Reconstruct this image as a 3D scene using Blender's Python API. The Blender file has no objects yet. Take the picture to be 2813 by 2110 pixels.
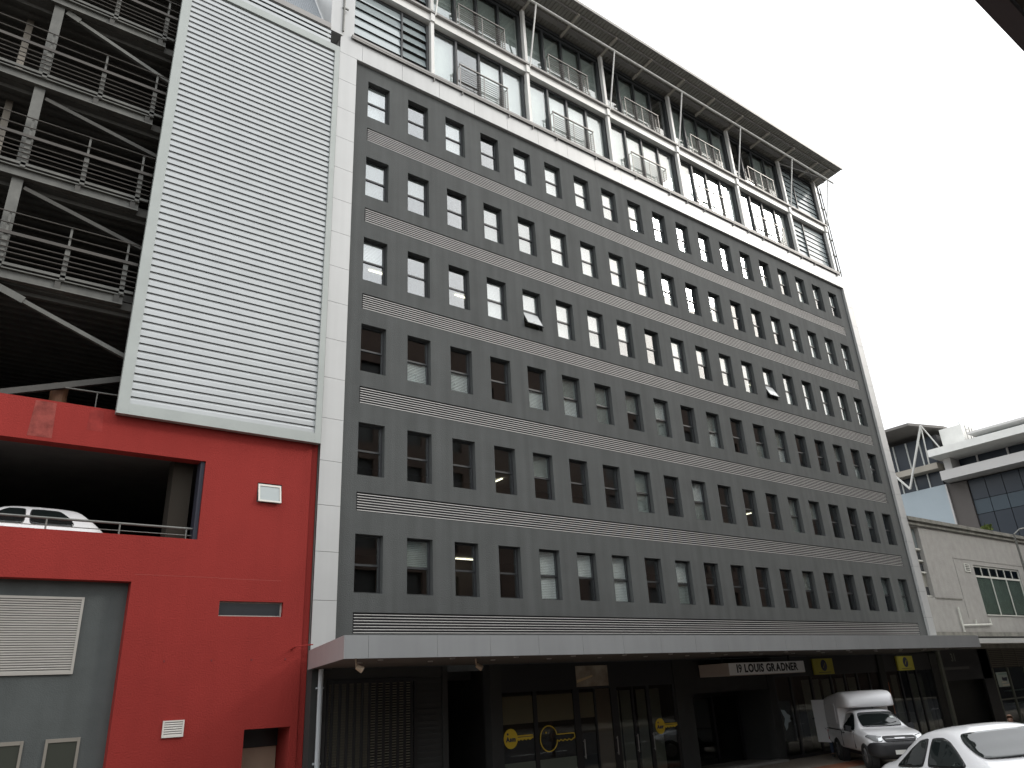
import bpy, bmesh, math, random
from mathutils import Vector, Matrix
from mathutils.bvhtree import BVHTree
random.seed(7)
sc = bpy.context.scene
COL = sc.collection

# ------------------------------------------------------------------ camera
CAM = Vector((-8.60, -18.40, 2.74))
yaw, pitch, roll = math.radians(37.561), math.radians(22.527), math.radians(-3.173)
fw = Vector((math.sin(yaw)*math.cos(pitch), math.cos(yaw)*math.cos(pitch), math.sin(pitch)))
rt = Vector((math.cos(yaw), -math.sin(yaw), 0)); up = rt.cross(fw)
r2 = math.cos(roll)*rt + math.sin(roll)*up
u2 = -math.sin(roll)*rt + math.cos(roll)*up
cd = bpy.data.cameras.new('camera'); cam = bpy.data.objects.new('camera', cd); COL.objects.link(cam)
M = Matrix((r2, u2, -fw)).transposed().to_4x4(); M.translation = CAM
cam.matrix_world = M
cd.sensor_width = 36; cd.lens = 26.32; cd.clip_start = 0.1; cd.clip_end = 2000
sc.camera = cam

# ------------------------------------------------------------------ sky and sun (bright overcast)
SUN = Vector((0.70, -0.49, 0.52)).normalized()
w = bpy.data.worlds.new('World'); sc.world = w; w.use_nodes = True
wt = w.node_tree; wt.nodes.clear()
sky = wt.nodes.new('ShaderNodeTexSky'); sky.sky_type = 'NISHITA'; sky.sun_disc = False
sky.sun_elevation = math.asin(SUN.z); sky.sun_rotation = math.atan2(SUN.x, SUN.y)
sky.air_density = 1.0; sky.dust_density = 4.0; sky.ozone_density = 1.0
mixw = wt.nodes.new('ShaderNodeMix'); mixw.data_type = 'RGBA'; mixw.inputs[0].default_value = 0.80
mixw.inputs[7].default_value = (13.0, 13.2, 13.3, 1)       # even overcast cloud deck
bg = wt.nodes.new('ShaderNodeBackground'); bg.inputs[1].default_value = 0.10
wo = wt.nodes.new('ShaderNodeOutputWorld')
tc = wt.nodes.new('ShaderNodeTexCoord'); sx = wt.nodes.new('ShaderNodeSeparateXYZ'); mr = wt.nodes.new('ShaderNodeMapRange')   # overcast deck: brighter overhead than at the horizon
mr.inputs[1].default_value = 0; mr.inputs[2].default_value = 1; mr.inputs[3].default_value = .78; mr.inputs[4].default_value = 1.35
mg = wt.nodes.new('ShaderNodeMix'); mg.data_type = 'RGBA'; mg.blend_type = 'MULTIPLY'; mg.inputs[0].default_value = 1
wt.links.new(tc.outputs['Generated'], sx.inputs[0]); wt.links.new(sx.outputs[2], mr.inputs[0]); wt.links.new(mr.outputs[0], mg.inputs[7])
wt.links.new(sky.outputs[0], mixw.inputs[6]); wt.links.new(mixw.outputs[2], mg.inputs[6]); wt.links.new(mg.outputs[2], bg.inputs[0]); wt.links.new(bg.outputs[0], wo.inputs[0])
sd = bpy.data.lights.new('sun', 'SUN'); sd.energy = .75; sd.angle = math.radians(10); sd.color = (1.0, 0.96, 0.9)
so = bpy.data.objects.new('sun', sd); COL.objects.link(so)
so.rotation_euler = (-SUN).to_track_quat('-Z', 'Y').to_euler(); so.location = (0, -10, 60)
sc.view_settings.view_transform = 'Standard'; sc.view_settings.look = 'None'
sc.view_settings.exposure = 0.62; sc.view_settings.gamma = 1.0; sc.view_settings.use_curve_mapping = False

# ------------------------------------------------------------------ materials
MATS = {}
def mat(name, col, rough=0.6, metal=0.0, var=0.0, vscale=1.5, bump=0.0, bscale=60.0, coat=0.0, spec=0.5, streak=0.0, emit=None, dirt=None):
    if name in MATS: return MATS[name]
    m = bpy.data.materials.new(name); m.use_nodes = True
    nt = m.node_tree; b = nt.nodes['Principled BSDF']
    b.inputs['Roughness'].default_value = rough; b.inputs['Metallic'].default_value = metal
    b.inputs['Specular IOR Level'].default_value = spec
    if coat: b.inputs['Coat Weight'].default_value = coat; b.inputs['Coat Roughness'].default_value = 0.06
    c = (*col, 1)
    b.inputs['Base Color'].default_value = c
    geo = None
    def coords():
        nonlocal geo
        if geo is None: geo = nt.nodes.new('ShaderNodeNewGeometry')
        return geo.outputs['Position']
    last = None
    if var:
        n = nt.nodes.new('ShaderNodeTexNoise'); n.inputs['Scale'].default_value = vscale; n.inputs['Detail'].default_value = 6; n.inputs['Roughness'].default_value = .6
        nt.links.new(coords(), n.inputs['Vector'])
        r = nt.nodes.new('ShaderNodeMapRange'); r.inputs[1].default_value = .3; r.inputs[2].default_value = .7; r.inputs[3].default_value = 1-var; r.inputs[4].default_value = 1+var
        nt.links.new(n.outputs[0], r.inputs[0])
        mx = nt.nodes.new('ShaderNodeMix'); mx.data_type = 'RGBA'; mx.blend_type = 'MULTIPLY'; mx.inputs[0].default_value = 1
        mx.inputs[6].default_value = c; nt.links.new(r.outputs[0], mx.inputs[7]); last = mx.outputs[2]
    if streak:
        mp = nt.nodes.new('ShaderNodeMapping'); mp.inputs['Scale'].default_value = (3.2, 3.2, .12); nt.links.new(coords(), mp.inputs[0])
        n = nt.nodes.new('ShaderNodeTexNoise'); n.inputs['Scale'].default_value = 1.0; n.inputs['Detail'].default_value = 5
        nt.links.new(mp.outputs[0], n.inputs['Vector'])
        r = nt.nodes.new('ShaderNodeMapRange'); r.inputs[1].default_value = .35; r.inputs[2].default_value = .65; r.inputs[3].default_value = 1-streak; r.inputs[4].default_value = 1+streak*.5
        nt.links.new(n.outputs[0], r.inputs[0])
        mx = nt.nodes.new('ShaderNodeMix'); mx.data_type = 'RGBA'; mx.blend_type = 'MULTIPLY'; mx.inputs[0].default_value = 1
        if last: nt.links.new(last, mx.inputs[6])
        else: mx.inputs[6].default_value = c
        nt.links.new(r.outputs[0], mx.inputs[7]); last = mx.outputs[2]
    if last: nt.links.new(last, b.inputs['Base Color'])
    if bump:
        n = nt.nodes.new('ShaderNodeTexNoise'); n.inputs['Scale'].default_value = bscale; n.inputs['Detail'].default_value = 3
        nt.links.new(coords(), n.inputs['Vector'])
        bp = nt.nodes.new('ShaderNodeBump'); bp.inputs['Strength'].default_value = bump; bp.inputs['Distance'].default_value = .02
        nt.links.new(n.outputs[0], bp.inputs['Height']); nt.links.new(bp.outputs[0], b.inputs['Normal'])
    if emit:
        b.inputs['Emission Color'].default_value = (*emit[0], 1); b.inputs['Emission Strength'].default_value = emit[1]
    MATS[name] = m; return m

def glass(name, f0=.05, tint=(.9, .92, .91), refl=(.95, .97, 1)):
    """thin glass: Schlick reflection on each face, clear otherwise (same from both sides)"""
    m = bpy.data.materials.new(name); m.use_nodes = True; nt = m.node_tree; nt.nodes.clear()
    def N(t): return nt.nodes.new(t)
    def math_(op, a, b=None):
        n = N('ShaderNodeMath'); n.operation = op
        for k, q in enumerate((a, b)):
            if q is None: continue
            if isinstance(q, (int, float)): n.inputs[k].default_value = q
            else: nt.links.new(q, n.inputs[k])
        return n.outputs[0]
    o = N('ShaderNodeOutputMaterial'); ge = N('ShaderNodeNewGeometry'); d = N('ShaderNodeVectorMath'); d.operation = 'DOT_PRODUCT'
    nt.links.new(ge.outputs['Incoming'], d.inputs[0]); nt.links.new(ge.outputs['Normal'], d.inputs[1])
    c = math_('ABSOLUTE', d.outputs['Value']); p5 = math_('POWER', math_('SUBTRACT', 1.0, c), 5.0)
    fr = math_('ADD', math_('MULTIPLY', p5, 1-f0), f0)
    t = N('ShaderNodeBsdfTransparent'); t.inputs[0].default_value = (*tint, 1)
    g = N('ShaderNodeBsdfGlossy'); g.inputs[0].default_value = (*refl, 1); g.inputs['Roughness'].default_value = .01
    mx = N('ShaderNodeMixShader')
    nt.links.new(fr, mx.inputs[0]); nt.links.new(t.outputs[0], mx.inputs[1]); nt.links.new(g.outputs[0], mx.inputs[2]); nt.links.new(mx.outputs[0], o.inputs[0])
    return m

PAINT = mat('charcoal_render', (.076, .081, .080), .85, var=.09, vscale=.9, bump=.6, bscale=32, streak=.14)
ALU = mat('aluminium_cladding', (.475, .48, .475), .42, .15, var=.05, vscale=.5, streak=.05)
ALUD = mat('aluminium_fascia', (.35, .355, .355), .42, .15, var=.05, vscale=.6, streak=.05)
JOINT = mat('dark_joint', (.02, .02, .022), .9)
SLAT = mat('grey_slat', (.52, .51, .495), .5, .1, var=.06)
SLATBACK = mat('louvre_shadow_gap', (.022, .022, .024), .9)
FRAME = mat('dark_window_frame', (.028, .03, .032), .45)
BLIND = mat('white_blind', (.88, .88, .87), .8, var=.04, vscale=3)
BLINDG = mat('grey_blind', (.42, .44, .42), .8, var=.08, vscale=4)
WIN = glass('window_glass', .17, (.90, .925, .92))
WIN2 = glass('penthouse_glass', .13, (.86, .89, .88))
SHOPG = glass('shop_glass', .04, (.74, .76, .74))
STEELW = mat('white_steel', (.66, .655, .63), .45, .1, var=.05)
STEELD = mat('dull_steel', (.27, .26, .25), .5, .2, var=.1)
GALV = mat('galvanised_steel', (.165, .166, .154), .5, .35, var=.16, vscale=2.5)
STAIN = mat('stainless_rail', (.26, .245, .23), .4, .5)
RAILB = mat('dull_rail', (.062, .055, .048), .55, .2, var=.15, vscale=3)
RED = mat('red_render', (.265, .031, .026), .9, spec=.2, var=.07, vscale=.5, bump=.6, bscale=30, streak=.03)
REDF = mat('faded_red_render', (.235, .055, .046), .9, spec=.2, var=.35, vscale=5, bump=.4, bscale=38)
GREYR = mat('grey_render', (.078, .088, .087), .85, var=.12, vscale=1.2, bump=.35, bscale=45, streak=.08)
SCREEN = mat('silver_louvre', (.385, .40, .402), .34, .45, var=.06, vscale=1.2)
SCRFRAME = mat('screen_frame', (.34, .365, .35), .5, .2, var=.06)
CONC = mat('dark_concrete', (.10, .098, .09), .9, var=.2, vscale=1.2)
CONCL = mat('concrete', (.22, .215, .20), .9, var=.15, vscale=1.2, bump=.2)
SOFFIT = mat('soffit_board', (.10, .09, .08), .8, var=.08)
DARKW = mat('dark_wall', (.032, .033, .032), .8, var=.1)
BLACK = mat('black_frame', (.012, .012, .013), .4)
INT = mat('office_wall', (.16, .15, .135), .9, var=.08)
INTB = mat('office_floor', (.12, .10, .085), .9)
CEIL = mat('office_ceiling', (.36, .36, .34), .9)
ROOFU = mat('roof_sheet', (.29, .285, .26), .5, .3, var=.1, vscale=.8)
TUBE = mat('fluorescent_tube', (1, 1, .9), .5, emit=((1, .93, .70), 2.2))
PLAST = mat('grey_plaster', (.34, .33, .31), .9, var=.10, vscale=2.2, bump=.6, bscale=18, streak=.05)
CORN = mat('weathered_cornice', (.20, .195, .17), .9, var=.25, vscale=2, streak=.2)
WHITEP = mat('white_paint', (.72, .72, .69), .5, var=.06)

# ------------------------------------------------------------------ mesh helpers
class MB:
    def __init__(s): s.v = []; s.f = []
    def quad(s, *p):
        i = len(s.v); s.v += [tuple(q) for q in p]; s.f.append(tuple(range(i, i+len(p)))); return s
    def box(s, x0, x1, y0, y1, z0, z1):
        i = len(s.v)
        s.v += [(x0,y0,z0),(x1,y0,z0),(x1,y1,z0),(x0,y1,z0),(x0,y0,z1),(x1,y0,z1),(x1,y1,z1),(x0,y1,z1)]
        s.f += [tuple(i+k for k in q) for q in ((0,3,2,1),(4,5,6,7),(0,1,5,4),(1,2,6,5),(2,3,7,6),(3,0,4,7))]; return s
    def prism(s, poly, z0, z1):            # polygon in plan (ccw)
        n = len(poly); i = len(s.v)
        s.v += [(x, y, z0) for x, y in poly] + [(x, y, z1) for x, y in poly]
        s.f += [tuple(i+k for k in reversed(range(n))), tuple(i+n+k for k in range(n))]
        for k in range(n): s.f.append((i+k, i+(k+1) % n, i+n+(k+1) % n, i+n+k))
        return s
    def ext(s, poly, y0, y1):              # polygon in the x-z plane, extruded along y
        n = len(poly); i = len(s.v)
        s.v += [(x, y0, z) for x, z in poly] + [(x, y1, z) for x, z in poly]
        s.f += [tuple(i+k for k in range(n)), tuple(i+n+k for k in reversed(range(n)))]
        for k in range(n): s.f.append((i+k, i+n+k, i+n+(k+1) % n, i+(k+1) % n))
        return s
    def beam(s, a, b, wd, ht, upv=(0, 0, 1)):
        a = Vector(a); b = Vector(b); d = (b-a).normalized(); upv = Vector(upv)
        if abs(d.dot(upv)) > .98: upv = Vector((0, 1, 0))
        sx = d.cross(upv).normalized()*wd/2; sz = sx.cross(d).normalized()*ht/2
        i = len(s.v)
        for p in (a, b): s.v += [tuple(p-sx-sz), tuple(p+sx-sz), tuple(p+sx+sz), tuple(p-sx+sz)]
        s.f += [tuple(i+k for k in q) for q in ((0,3,2,1),(4,5,6,7),(0,1,5,4),(1,2,6,5),(2,3,7,6),(3,0,4,7))]; return s
    def tube(s, a, b, r, n=8, r2=None):
        a = Vector(a); b = Vector(b); d = (b-a).normalized(); r2 = r if r2 is None else r2
        t = Vector((0, 0, 1)) if abs(d.z) < .9 else Vector((1, 0, 0))
        x = d.cross(t).normalized(); y = d.cross(x)
        i = len(s.v)
        for p, rr in ((a, r), (b, r2)):
            for k in range(n):
                an = 2*math.pi*k/n; s.v.append(tuple(p+x*math.cos(an)*rr+y*math.sin(an)*rr))
        for k in range(n): s.f.append((i+k, i+(k+1) % n, i+n+(k+1) % n, i+n+k))
        s.f += [tuple(i+k for k in reversed(range(n))), tuple(i+n+k for k in range(n))]; return s
    def mesh(s, name):
        m = bpy.data.meshes.new(name); m.from_pydata(s.v, [], s.f)
        bm = bmesh.new(); bm.from_mesh(m); bmesh.ops.recalc_face_normals(bm, faces=bm.faces); bm.to_mesh(m); bm.free()
        return m

WPOS = {}
def wp(o): return WPOS.get(o, Vector((0, 0, 0))) if o else Vector((0, 0, 0))
def put(name, mesh, m=None, parent=None, loc=(0, 0, 0), rot=None, local=False):
    """one mesh object; loc is a world position unless local"""
    if isinstance(mesh, MB): mesh = mesh.mesh(name)
    o = bpy.data.objects.new(name, mesh); COL.objects.link(o)
    if m is not None:
        if not mesh.materials: mesh.materials.append(m)
    loc = Vector(loc)
    if parent: o.parent = parent
    if local: o.location = loc
    else: o.location = loc - wp(parent); WPOS[o] = loc
    if rot: o.rotation_euler = rot
    return o
def tag(o, label, cat, group=None):
    o['label'] = label; o['category'] = cat
    if group: o['group'] = group
    return o
def thing(name, label, cat, loc=(0, 0, 0), rz=0, group=None):
    o = bpy.data.objects.new(name, None); COL.objects.link(o); o.location = loc; o.rotation_euler = (0, 0, rz)
    o.empty_display_size = .3; WPOS[o] = Vector(loc)
    return tag(o, label, cat, group)
def struct(name, mb, m):
    o = put(name, mb, m); o['kind'] = 'structure'; return o
def smooth(o, ang=40):
    for p in o.data.polygons: p.use_smooth = True
    try:
        o.data.set_sharp_from_angle(angle=math.radians(ang))
    except Exception: pass
    return o
def hole_wall(x0, x1, z0, z1, holes, y, depth):
    """wall sheet at y with rectangular holes (hx0,hx1,hz0,hz1[,depth]) and their reveals"""
    xs = sorted({x0, x1, *[min(max(h[k], x0), x1) for h in holes for k in (0, 1)]})
    zs = sorted({z0, z1, *[min(max(h[k], z0), z1) for h in holes for k in (2, 3)]})
    mb = MB()
    for i in range(len(xs)-1):
        run = None
        for j in range(len(zs)-1):
            cx = (xs[i]+xs[i+1])/2; cz = (zs[j]+zs[j+1])/2
            if any(h[0] < cx < h[1] and h[2] < cz < h[3] for h in holes): continue
            mb.quad((xs[i], y, zs[j]), (xs[i+1], y, zs[j]), (xs[i+1], y, zs[j+1]), (xs[i], y, zs[j+1]))
    for h in holes:
        a, b, c, d = h[:4]; yd = y + (h[4] if len(h) > 4 else depth)
        if a > x0: mb.quad((a, y, c), (a, y, d), (a, yd, d), (a, yd, c))
        if b < x1: mb.quad((b, y, c), (b, yd, c), (b, yd, d), (b, y, d))
        if d < z1: mb.quad((a, y, d), (b, y, d), (b, yd, d), (a, yd, d))
        if c > z0: mb.quad((a, y, c), (a, yd, c), (b, yd, c), (b, y, c))
    me = bpy.data.meshes.new('wall'); me.from_pydata(mb.v, [], mb.f)
    bm = bmesh.new(); bm.from_mesh(me); bmesh.ops.remove_doubles(bm, verts=bm.verts, dist=1e-5); bm.to_mesh(me); bm.free()
    return me
def text_mesh(txt, size, bold=0.0, depth=.004, align='CENTER'):
    c = bpy.data.curves.new('lettering', 'FONT'); c.body = txt; c.size = size; c.offset = bold; c.extrude = depth; c.align_x = align; c.align_y = 'CENTER'
    o = bpy.data.objects.new('t', c); COL.objects.link(o)
    dg = bpy.context.evaluated_depsgraph_get(); me = bpy.data.meshes.new_from_object(o.evaluated_get(dg))
    bpy.data.objects.remove(o); bpy.data.curves.remove(c)
    return me

# ================================================================== GROUND
def checker_pave(name, c1, c2, scale):
    m = bpy.data.materials.new(name); m.use_nodes = True; nt = m.node_tree; b = nt.nodes['Principled BSDF']; b.inputs['Roughness'].default_value = .85
    g = nt.nodes.new('ShaderNodeNewGeometry'); k = nt.nodes.new('ShaderNodeTexBrick'); k.inputs['Scale'].default_value = scale
    k.inputs['Color1'].default_value = (*c1, 1); k.inputs['Color2'].default_value = (*c2, 1); k.inputs['Mortar'].default_value = (.08, .075, .065, 1); k.inputs['Mortar Size'].default_value = .012
    nt.links.new(g.outputs['Position'], k.inputs['Vector']); nt.links.new(k.outputs['Color'], b.inputs['Base Color']); return m
ASPH = mat('asphalt', (.05, .05, .052), .9, var=.2, vscale=1.5, bump=.4, bscale=80)
PAVE = checker_pave('pavement_blocks', (.30, .26, .21), (.25, .215, .175), 4.5)
BRICKE = checker_pave('brick_edging', (.34, .13, .065), (.27, .10, .05), 4.5)
struct('ground', MB().quad((-600, -600, -.06), (900, -600, -.06), (900, 900, -.06), (-600, 900, -.06)), mat('ground_grey', (.12, .115, .105), .95, var=.1, vscale=.2))
SLOPE = .086                                            # the roadway rises towards the camera side
def roadz(y): return SLOPE*max(0, -y-6.2)
struct('road', MB().quad((-300, -14.6, roadz(-14.6)), (58, -14.6, roadz(-14.6)), (58, -6.2, 0), (-300, -6.2, 0)), ASPH)
kerb_y = -6.2
struct('pavement', MB().box(-300, 58, kerb_y+.18, 3, -.05, .12), PAVE)
struct('kerb', MB().box(-300, 58, kerb_y, kerb_y+.176, -.05, .125), CONCL)
struct('brick_edging_strip', MB().quad((-300, -3.5, .124), (17.3, -3.5, .124), (17.3, -2.55, .124), (-300, -2.55, .124)), BRICKE)
struct('far_pavement', MB().box(-300, 58, -22, -14.6, -.05, .84), PAVE)
mk = MB()
for k in range(-20, 10): mk.quad((k*6, -10.45, roadz(-10.45)+.004), (k*6+3, -10.45, roadz(-10.45)+.004), (k*6+3, -10.33, roadz(-10.33)+.004), (k*6, -10.33, roadz(-10.33)+.004))
struct('lane_markings', mk, mat('road_paint', (.7, .7, .68), .7, var=.2, vscale=6))

# ================================================================== OFFICE BUILDING
OB = thing('office_building', 'tall charcoal office block with rows of small windows and glazed penthouse under steel roof', 'building', (14.5, 0, 0))
DX = 1.558
ROWS = [22.60, 19.38, 16.25, 13.20, 10.08, 6.92]        # window head heights, top row first
WH = 1.535; WX0, WX1 = .02, .845
YG = .165                                               # glass line
holes = []
for zt in ROWS:
    for c in range(19): holes.append((c*DX+WX0, c*DX+WX1, zt-WH, zt))
    holes.append((0.02, 28.96, zt-2.545, zt-2.02, .10))
put('wall', hole_wall(-.49, 29.66, 3.40, 23.215, holes, 0, .27), PAINT, OB)
put('side_wall', MB().box(-1.10, -.96, .01, 15, .1, 30.3), CONCL, OB)
put('side_wall', MB().box(30.12, 30.26, .01, 15, .1, 24.0), CONCL, OB)
put('rear_wall', MB().box(-.95, 30.11, 14.8, 15, .1, 30.3), CONCL, OB)
put('partition_wall', MB().box(-.9, 30.1, 6.0, 6.12, 3.9, 30.3), INT, OB)
for zt in ROWS + [26.55]:
    put('floor_slab', MB().box(-.94, 30.10, .32, 14.7, zt+.62, zt+.95), CEIL, OB)
for zt in ROWS:
    put('carpet', MB().box(-.9, 30.08, .33, 5.95, zt-2.46, zt-2.40), INTB, OB)
put('floor_slab', MB().box(-.94, 30.10, .32, 14.7, 3.70, 4.1), CEIL, OB)
# louvre bands
for zt in ROWS:
    lb = put('louvre_band', MB().quad((.02, .10, zt-2.545), (28.96, .10, zt-2.545), (28.96, .10, zt-2.02), (.02, .10, zt-2.02)), SLATBACK, OB)
    sl = MB().ext([(0, 0)], 0, 0) if False else MB()
    pr = [(0.0, 0.0), (.016, .003), (.016, .014), (0.0, .020)]     # sloping blade, y/z profile
    n = len(pr); L = 28.90
    sl.v = [(0, y, z) for y, z in pr] + [(L, y, z) for y, z in pr]
    sl.f = [(0, 1, 2, 3), (7, 6, 5, 4)] + [(k, (k+1) % 4, 4+(k+1) % 4, 4+k) for k in range(4)]
    me = sl.mesh('slat'); me.materials.append(SLAT)
    for k in range(7):
        put('slat', me, None, lb, (.05, .012, zt-2.525+k*.0735))
# windows -------------------------------------------------------
fr = MB(); wd = WX1-WX0
zm = WH*.485                                            # transom height from the sill
fr.box(0, .035, 0, .05, 0, WH).box(wd-.06, wd, -.01, .05, 0, WH).box(.035, wd-.05, 0, .05, 0, .045).box(.035, wd-.05, 0, .05, WH-.05, WH).box(.035, wd-.05, -.012, .055, zm-.028, zm+.028)  # right jamb thickened: its dark stands in for the reveal's shade and reflection
FRM = fr.mesh('window'); FRM.materials.append(FRAME)
def pane_mesh(a, b, c, d, name, t=.006):
    return MB().box(a, b, 0, t, c, d).mesh(name)
PU = pane_mesh(.03, wd-.045, zm+.024, WH-.045, 'pane'); PU.materials.append(WIN)
PL = pane_mesh(.03, wd-.045, .04, zm-.024, 'pane'); PL.materials.append(WIN)
OPENF = MB()                                           # top-hung sash, hinge at its top edge
hh = zm-.028-.045
OPENF.box(.0, .03, 0, .04, -hh, 0).box(wd-.115, wd-.085, 0, .04, -hh, 0).box(.03, wd-.115, 0, .04, -.03, 0).box(.03, wd-.115, 0, .04, -hh, -hh+.03)
OPENM = OPENF.mesh('sash'); OPENM.materials.append(FRAME)
OPENP = MB().box(.03, wd-.115, .012, .018, -hh+.03, -.03).mesh('pane'); OPENP.materials.append(mat('painted_bright_pane', (.62, .64, .64), .15, coat=.5))  # light seen in the open glass is painted as an even pale colour
def blind_mesh(z0, z1, m, nm):
    mb = MB(); nz = max(2, int((z1-z0)/.05)); h = (z1-z0)/nz
    for k in range(nz):                                # venetian slats
        mb.quad((.04, .0, z0+k*h), (wd-.06, .0, z0+k*h), (wd-.06, .012, z0+(k+1)*h-.006), (.04, .012, z0+(k+1)*h-.006))
    me = mb.mesh('blind'); me.materials.append(m); return me
BW = {'w': (blind_mesh(zm+.01, WH-.03, BLIND, 'u'), blind_mesh(.03, zm, BLIND, 'l')),
      'g': (blind_mesh(zm+.01, WH-.03, BLINDG, 'u'), blind_mesh(.03, zm, BLINDG, 'l')),
      'h': (blind_mesh(zm+.25, WH-.03, BLINDG, 'u'), blind_mesh(.18, zm, BLINDG, 'l'))}
# state of the upper and lower light of each window, column 1 to 19
STATE = [
 'ww dd ww dd ww ww ww wg ww ww ww ww ww ww dw wd ww wd wd'.split(),
 'gg gd dd gg gg ww ww ww ww ww dd ww dd dd wd ww ww ww ww'.split(),
 'wd dd dd ww wd ww wg wd dd ww wd wg wg wd gw gw gw gg gg'.split(),
 'dd dw dw dd dw gw gg gd wg dd gw dd dg gw dd dd gd dg dd'.split(),
 'dd dd dd dd gd dd dd gg dd wg dd dd dd gg gd dd dd gd dd'.split(),
 'dd gd dd dd ww wd ww dd wg dd dd dd dd gd dd dd dd gd gg'.split()]
OPEN = {(2, 4), (2, 13)}
for r, zt in enumerate(ROWS):
    for c in range(19):
        base = Vector((c*DX+WX0, YG, zt-WH))
        f = put('window', FRM, None, OB, base)
        a = random.uniform(-.004, .004); b = random.uniform(-.004, .004)
        put('pane', PU, None, f, base+Vector((0, .02, 0)), rot=(a, 0, b))
        if (r, c) in OPEN:
            s = put('sash', OPENM, None, f, base+Vector((.04, -.01, zm-.03)), rot=(math.radians(-27), 0, 0))
            s['label'] = 'top hung sash swung open'
            p = bpy.data.objects.new('pane', OPENP); COL.objects.link(p); p.parent = f; p.location = Vector((.04, -.01, zm-.03)); p.rotation_euler = (math.radians(-27), 0, 0)
            put('stay', MB().tube((.35, 0, .05), (.35, -.30, .22), .008, 5), STAIN, f, base)
        else:
            put('pane', PL, None, f, base+Vector((0, .02, 0)), rot=(-a*.8, 0, b*1.2))
        st = STATE[r][c]
        for k, ch in enumerate(st):
            if ch in BW: put('blind', BW[ch][k], None, f, base+Vector((0, .062, 0)))
# lit tubes that can be seen through some windows
for (r, c, fx, fz, L, along) in [(2, 0, .25, .25, 1.1, 'x'), (2, 2, .3, .28, 1.2, 'x'), (2, 4, .15, .30, 1.0, 'x'), (4, 3, .30, .30, 1.2, 'y'), (5, 2, .05, .68, 1.0, 'x'), (4, 11, .4, .35, 1.0, 'y'), (2, 12, .3, .25, 1.0, 'x')]:
    px, pz = c*DX+WX0+fx*.8, ROWS[r]-WH+fz*WH; cz = ROWS[r]+.56                 # hung under the ceiling where the window shows it
    t = (cz-CAM.z)/(pz-CAM.z); lx, ly = CAM.x+(px-CAM.x)*t, CAM.y+(0-CAM.y)*t
    if ly > 5.6: lx -= (ly-5.0)*.5; ly = 5.0
    put('ceiling_light', MB().box(0, L, 0, .05, 0, .04) if along == 'x' else MB().box(0, .05, 0, L, 0, .04), TUBE, OB, (lx, ly, cz))
# cladding frame ------------------------------------------------
YF = -.12
put('cladding_backing', MB().box(-1.095, -.52, YF+.03, .30, 3.99, 23.9).box(-1.09, 30.25, YF+.03, .26, 23.26, 23.985).box(29.69, 30.25, YF+.03, .25, 3.99, 23.3), JOINT, OB)
zj = [3.985] + [5.16+1.205*k for k in range(15)] + [23.215]
for a, b in zip(zj[:-1], zj[1:]):
    put('cladding_panel', MB().box(-1.115, -.49, YF, YF+.028, a+.005, b-.005).box(-.518, -.49, YF+.029, .02, a+.005, b-.005), ALU, OB)
    put('cladding_panel', MB().box(29.66, 30.275, YF, YF+.028, a+.005, b-.005).box(29.66, 29.688, YF+.029, .02, a+.005, b-.005), ALU, OB)
xj = [-1.115, -.29] + [1.27+1.5575*k for k in range(19)] + [30.275]
for a, b in zip(xj[:-1], xj[1:]):
    put('cladding_panel', MB().box(a+.005, b-.005, YF, YF+.028, 23.22, 24.0).box(max(a, -.487)+.005, min(b, 29.655)-.005, YF+.029, .02, 23.217, 23.25), ALU, OB)
# ---- penthouse -----------------------------------------------
PC = [2.575, 7.225, 11.875, 16.53, 21.17, 25.83]
PE = 29.40
Z1, Z2, Z3 = 24.02, 27.22, 30.42
put('end_wall', MB().box(-1.50, -1.06, -.16, 3.0, 23.95, 30.6), ALU, OB)
put('end_wall', MB().box(-1.055, -.62, -.10, 3.0, 24.005, 30.6), ALU, OB)
put('groove_pipe', MB().tube((-1.06, -.19, 24.1), (-1.06, -.19, 30.5), .035).beam((-1.12, -.19, 25.2), (-.9, -.19, 25.2), .05, .05), GALV, OB)
put('ledge', MB().box(-.72, PE+.15, -.22, .30, 24.06, 24.16).box(-.72, PE+.15, -.21, -.17, 24.00, 24.058), STEELD, OB)
put('ledge', MB().box(-.61, PE+.15, -.20, .25, 27.30, 27.40), STEELD, OB)
put('spandrel', MB().box(-.61, PE+.05, -.08, .20, 26.93, 27.295), STEELW, OB)
for x in [PC[0]+4.65*k+d for k in range(6) for d in (0, 1.25, 3.45)]:
    if x < 29.3: put('ledge_bracket', MB().box(x-.012, x+.012, -.20, -.125, 23.86, 23.995), STEELD, OB)
for x in PC + [PE]:
    put('column', MB().box(x-.07, x+.07, -.10, .07, 24.165, 26.925).box(x-.07, x+.07, -.10, .07, 27.405, 30.52).box(x-.09, x+.09, -.16, -.085, 26.9, 27.29), STEELW, OB)
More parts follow.
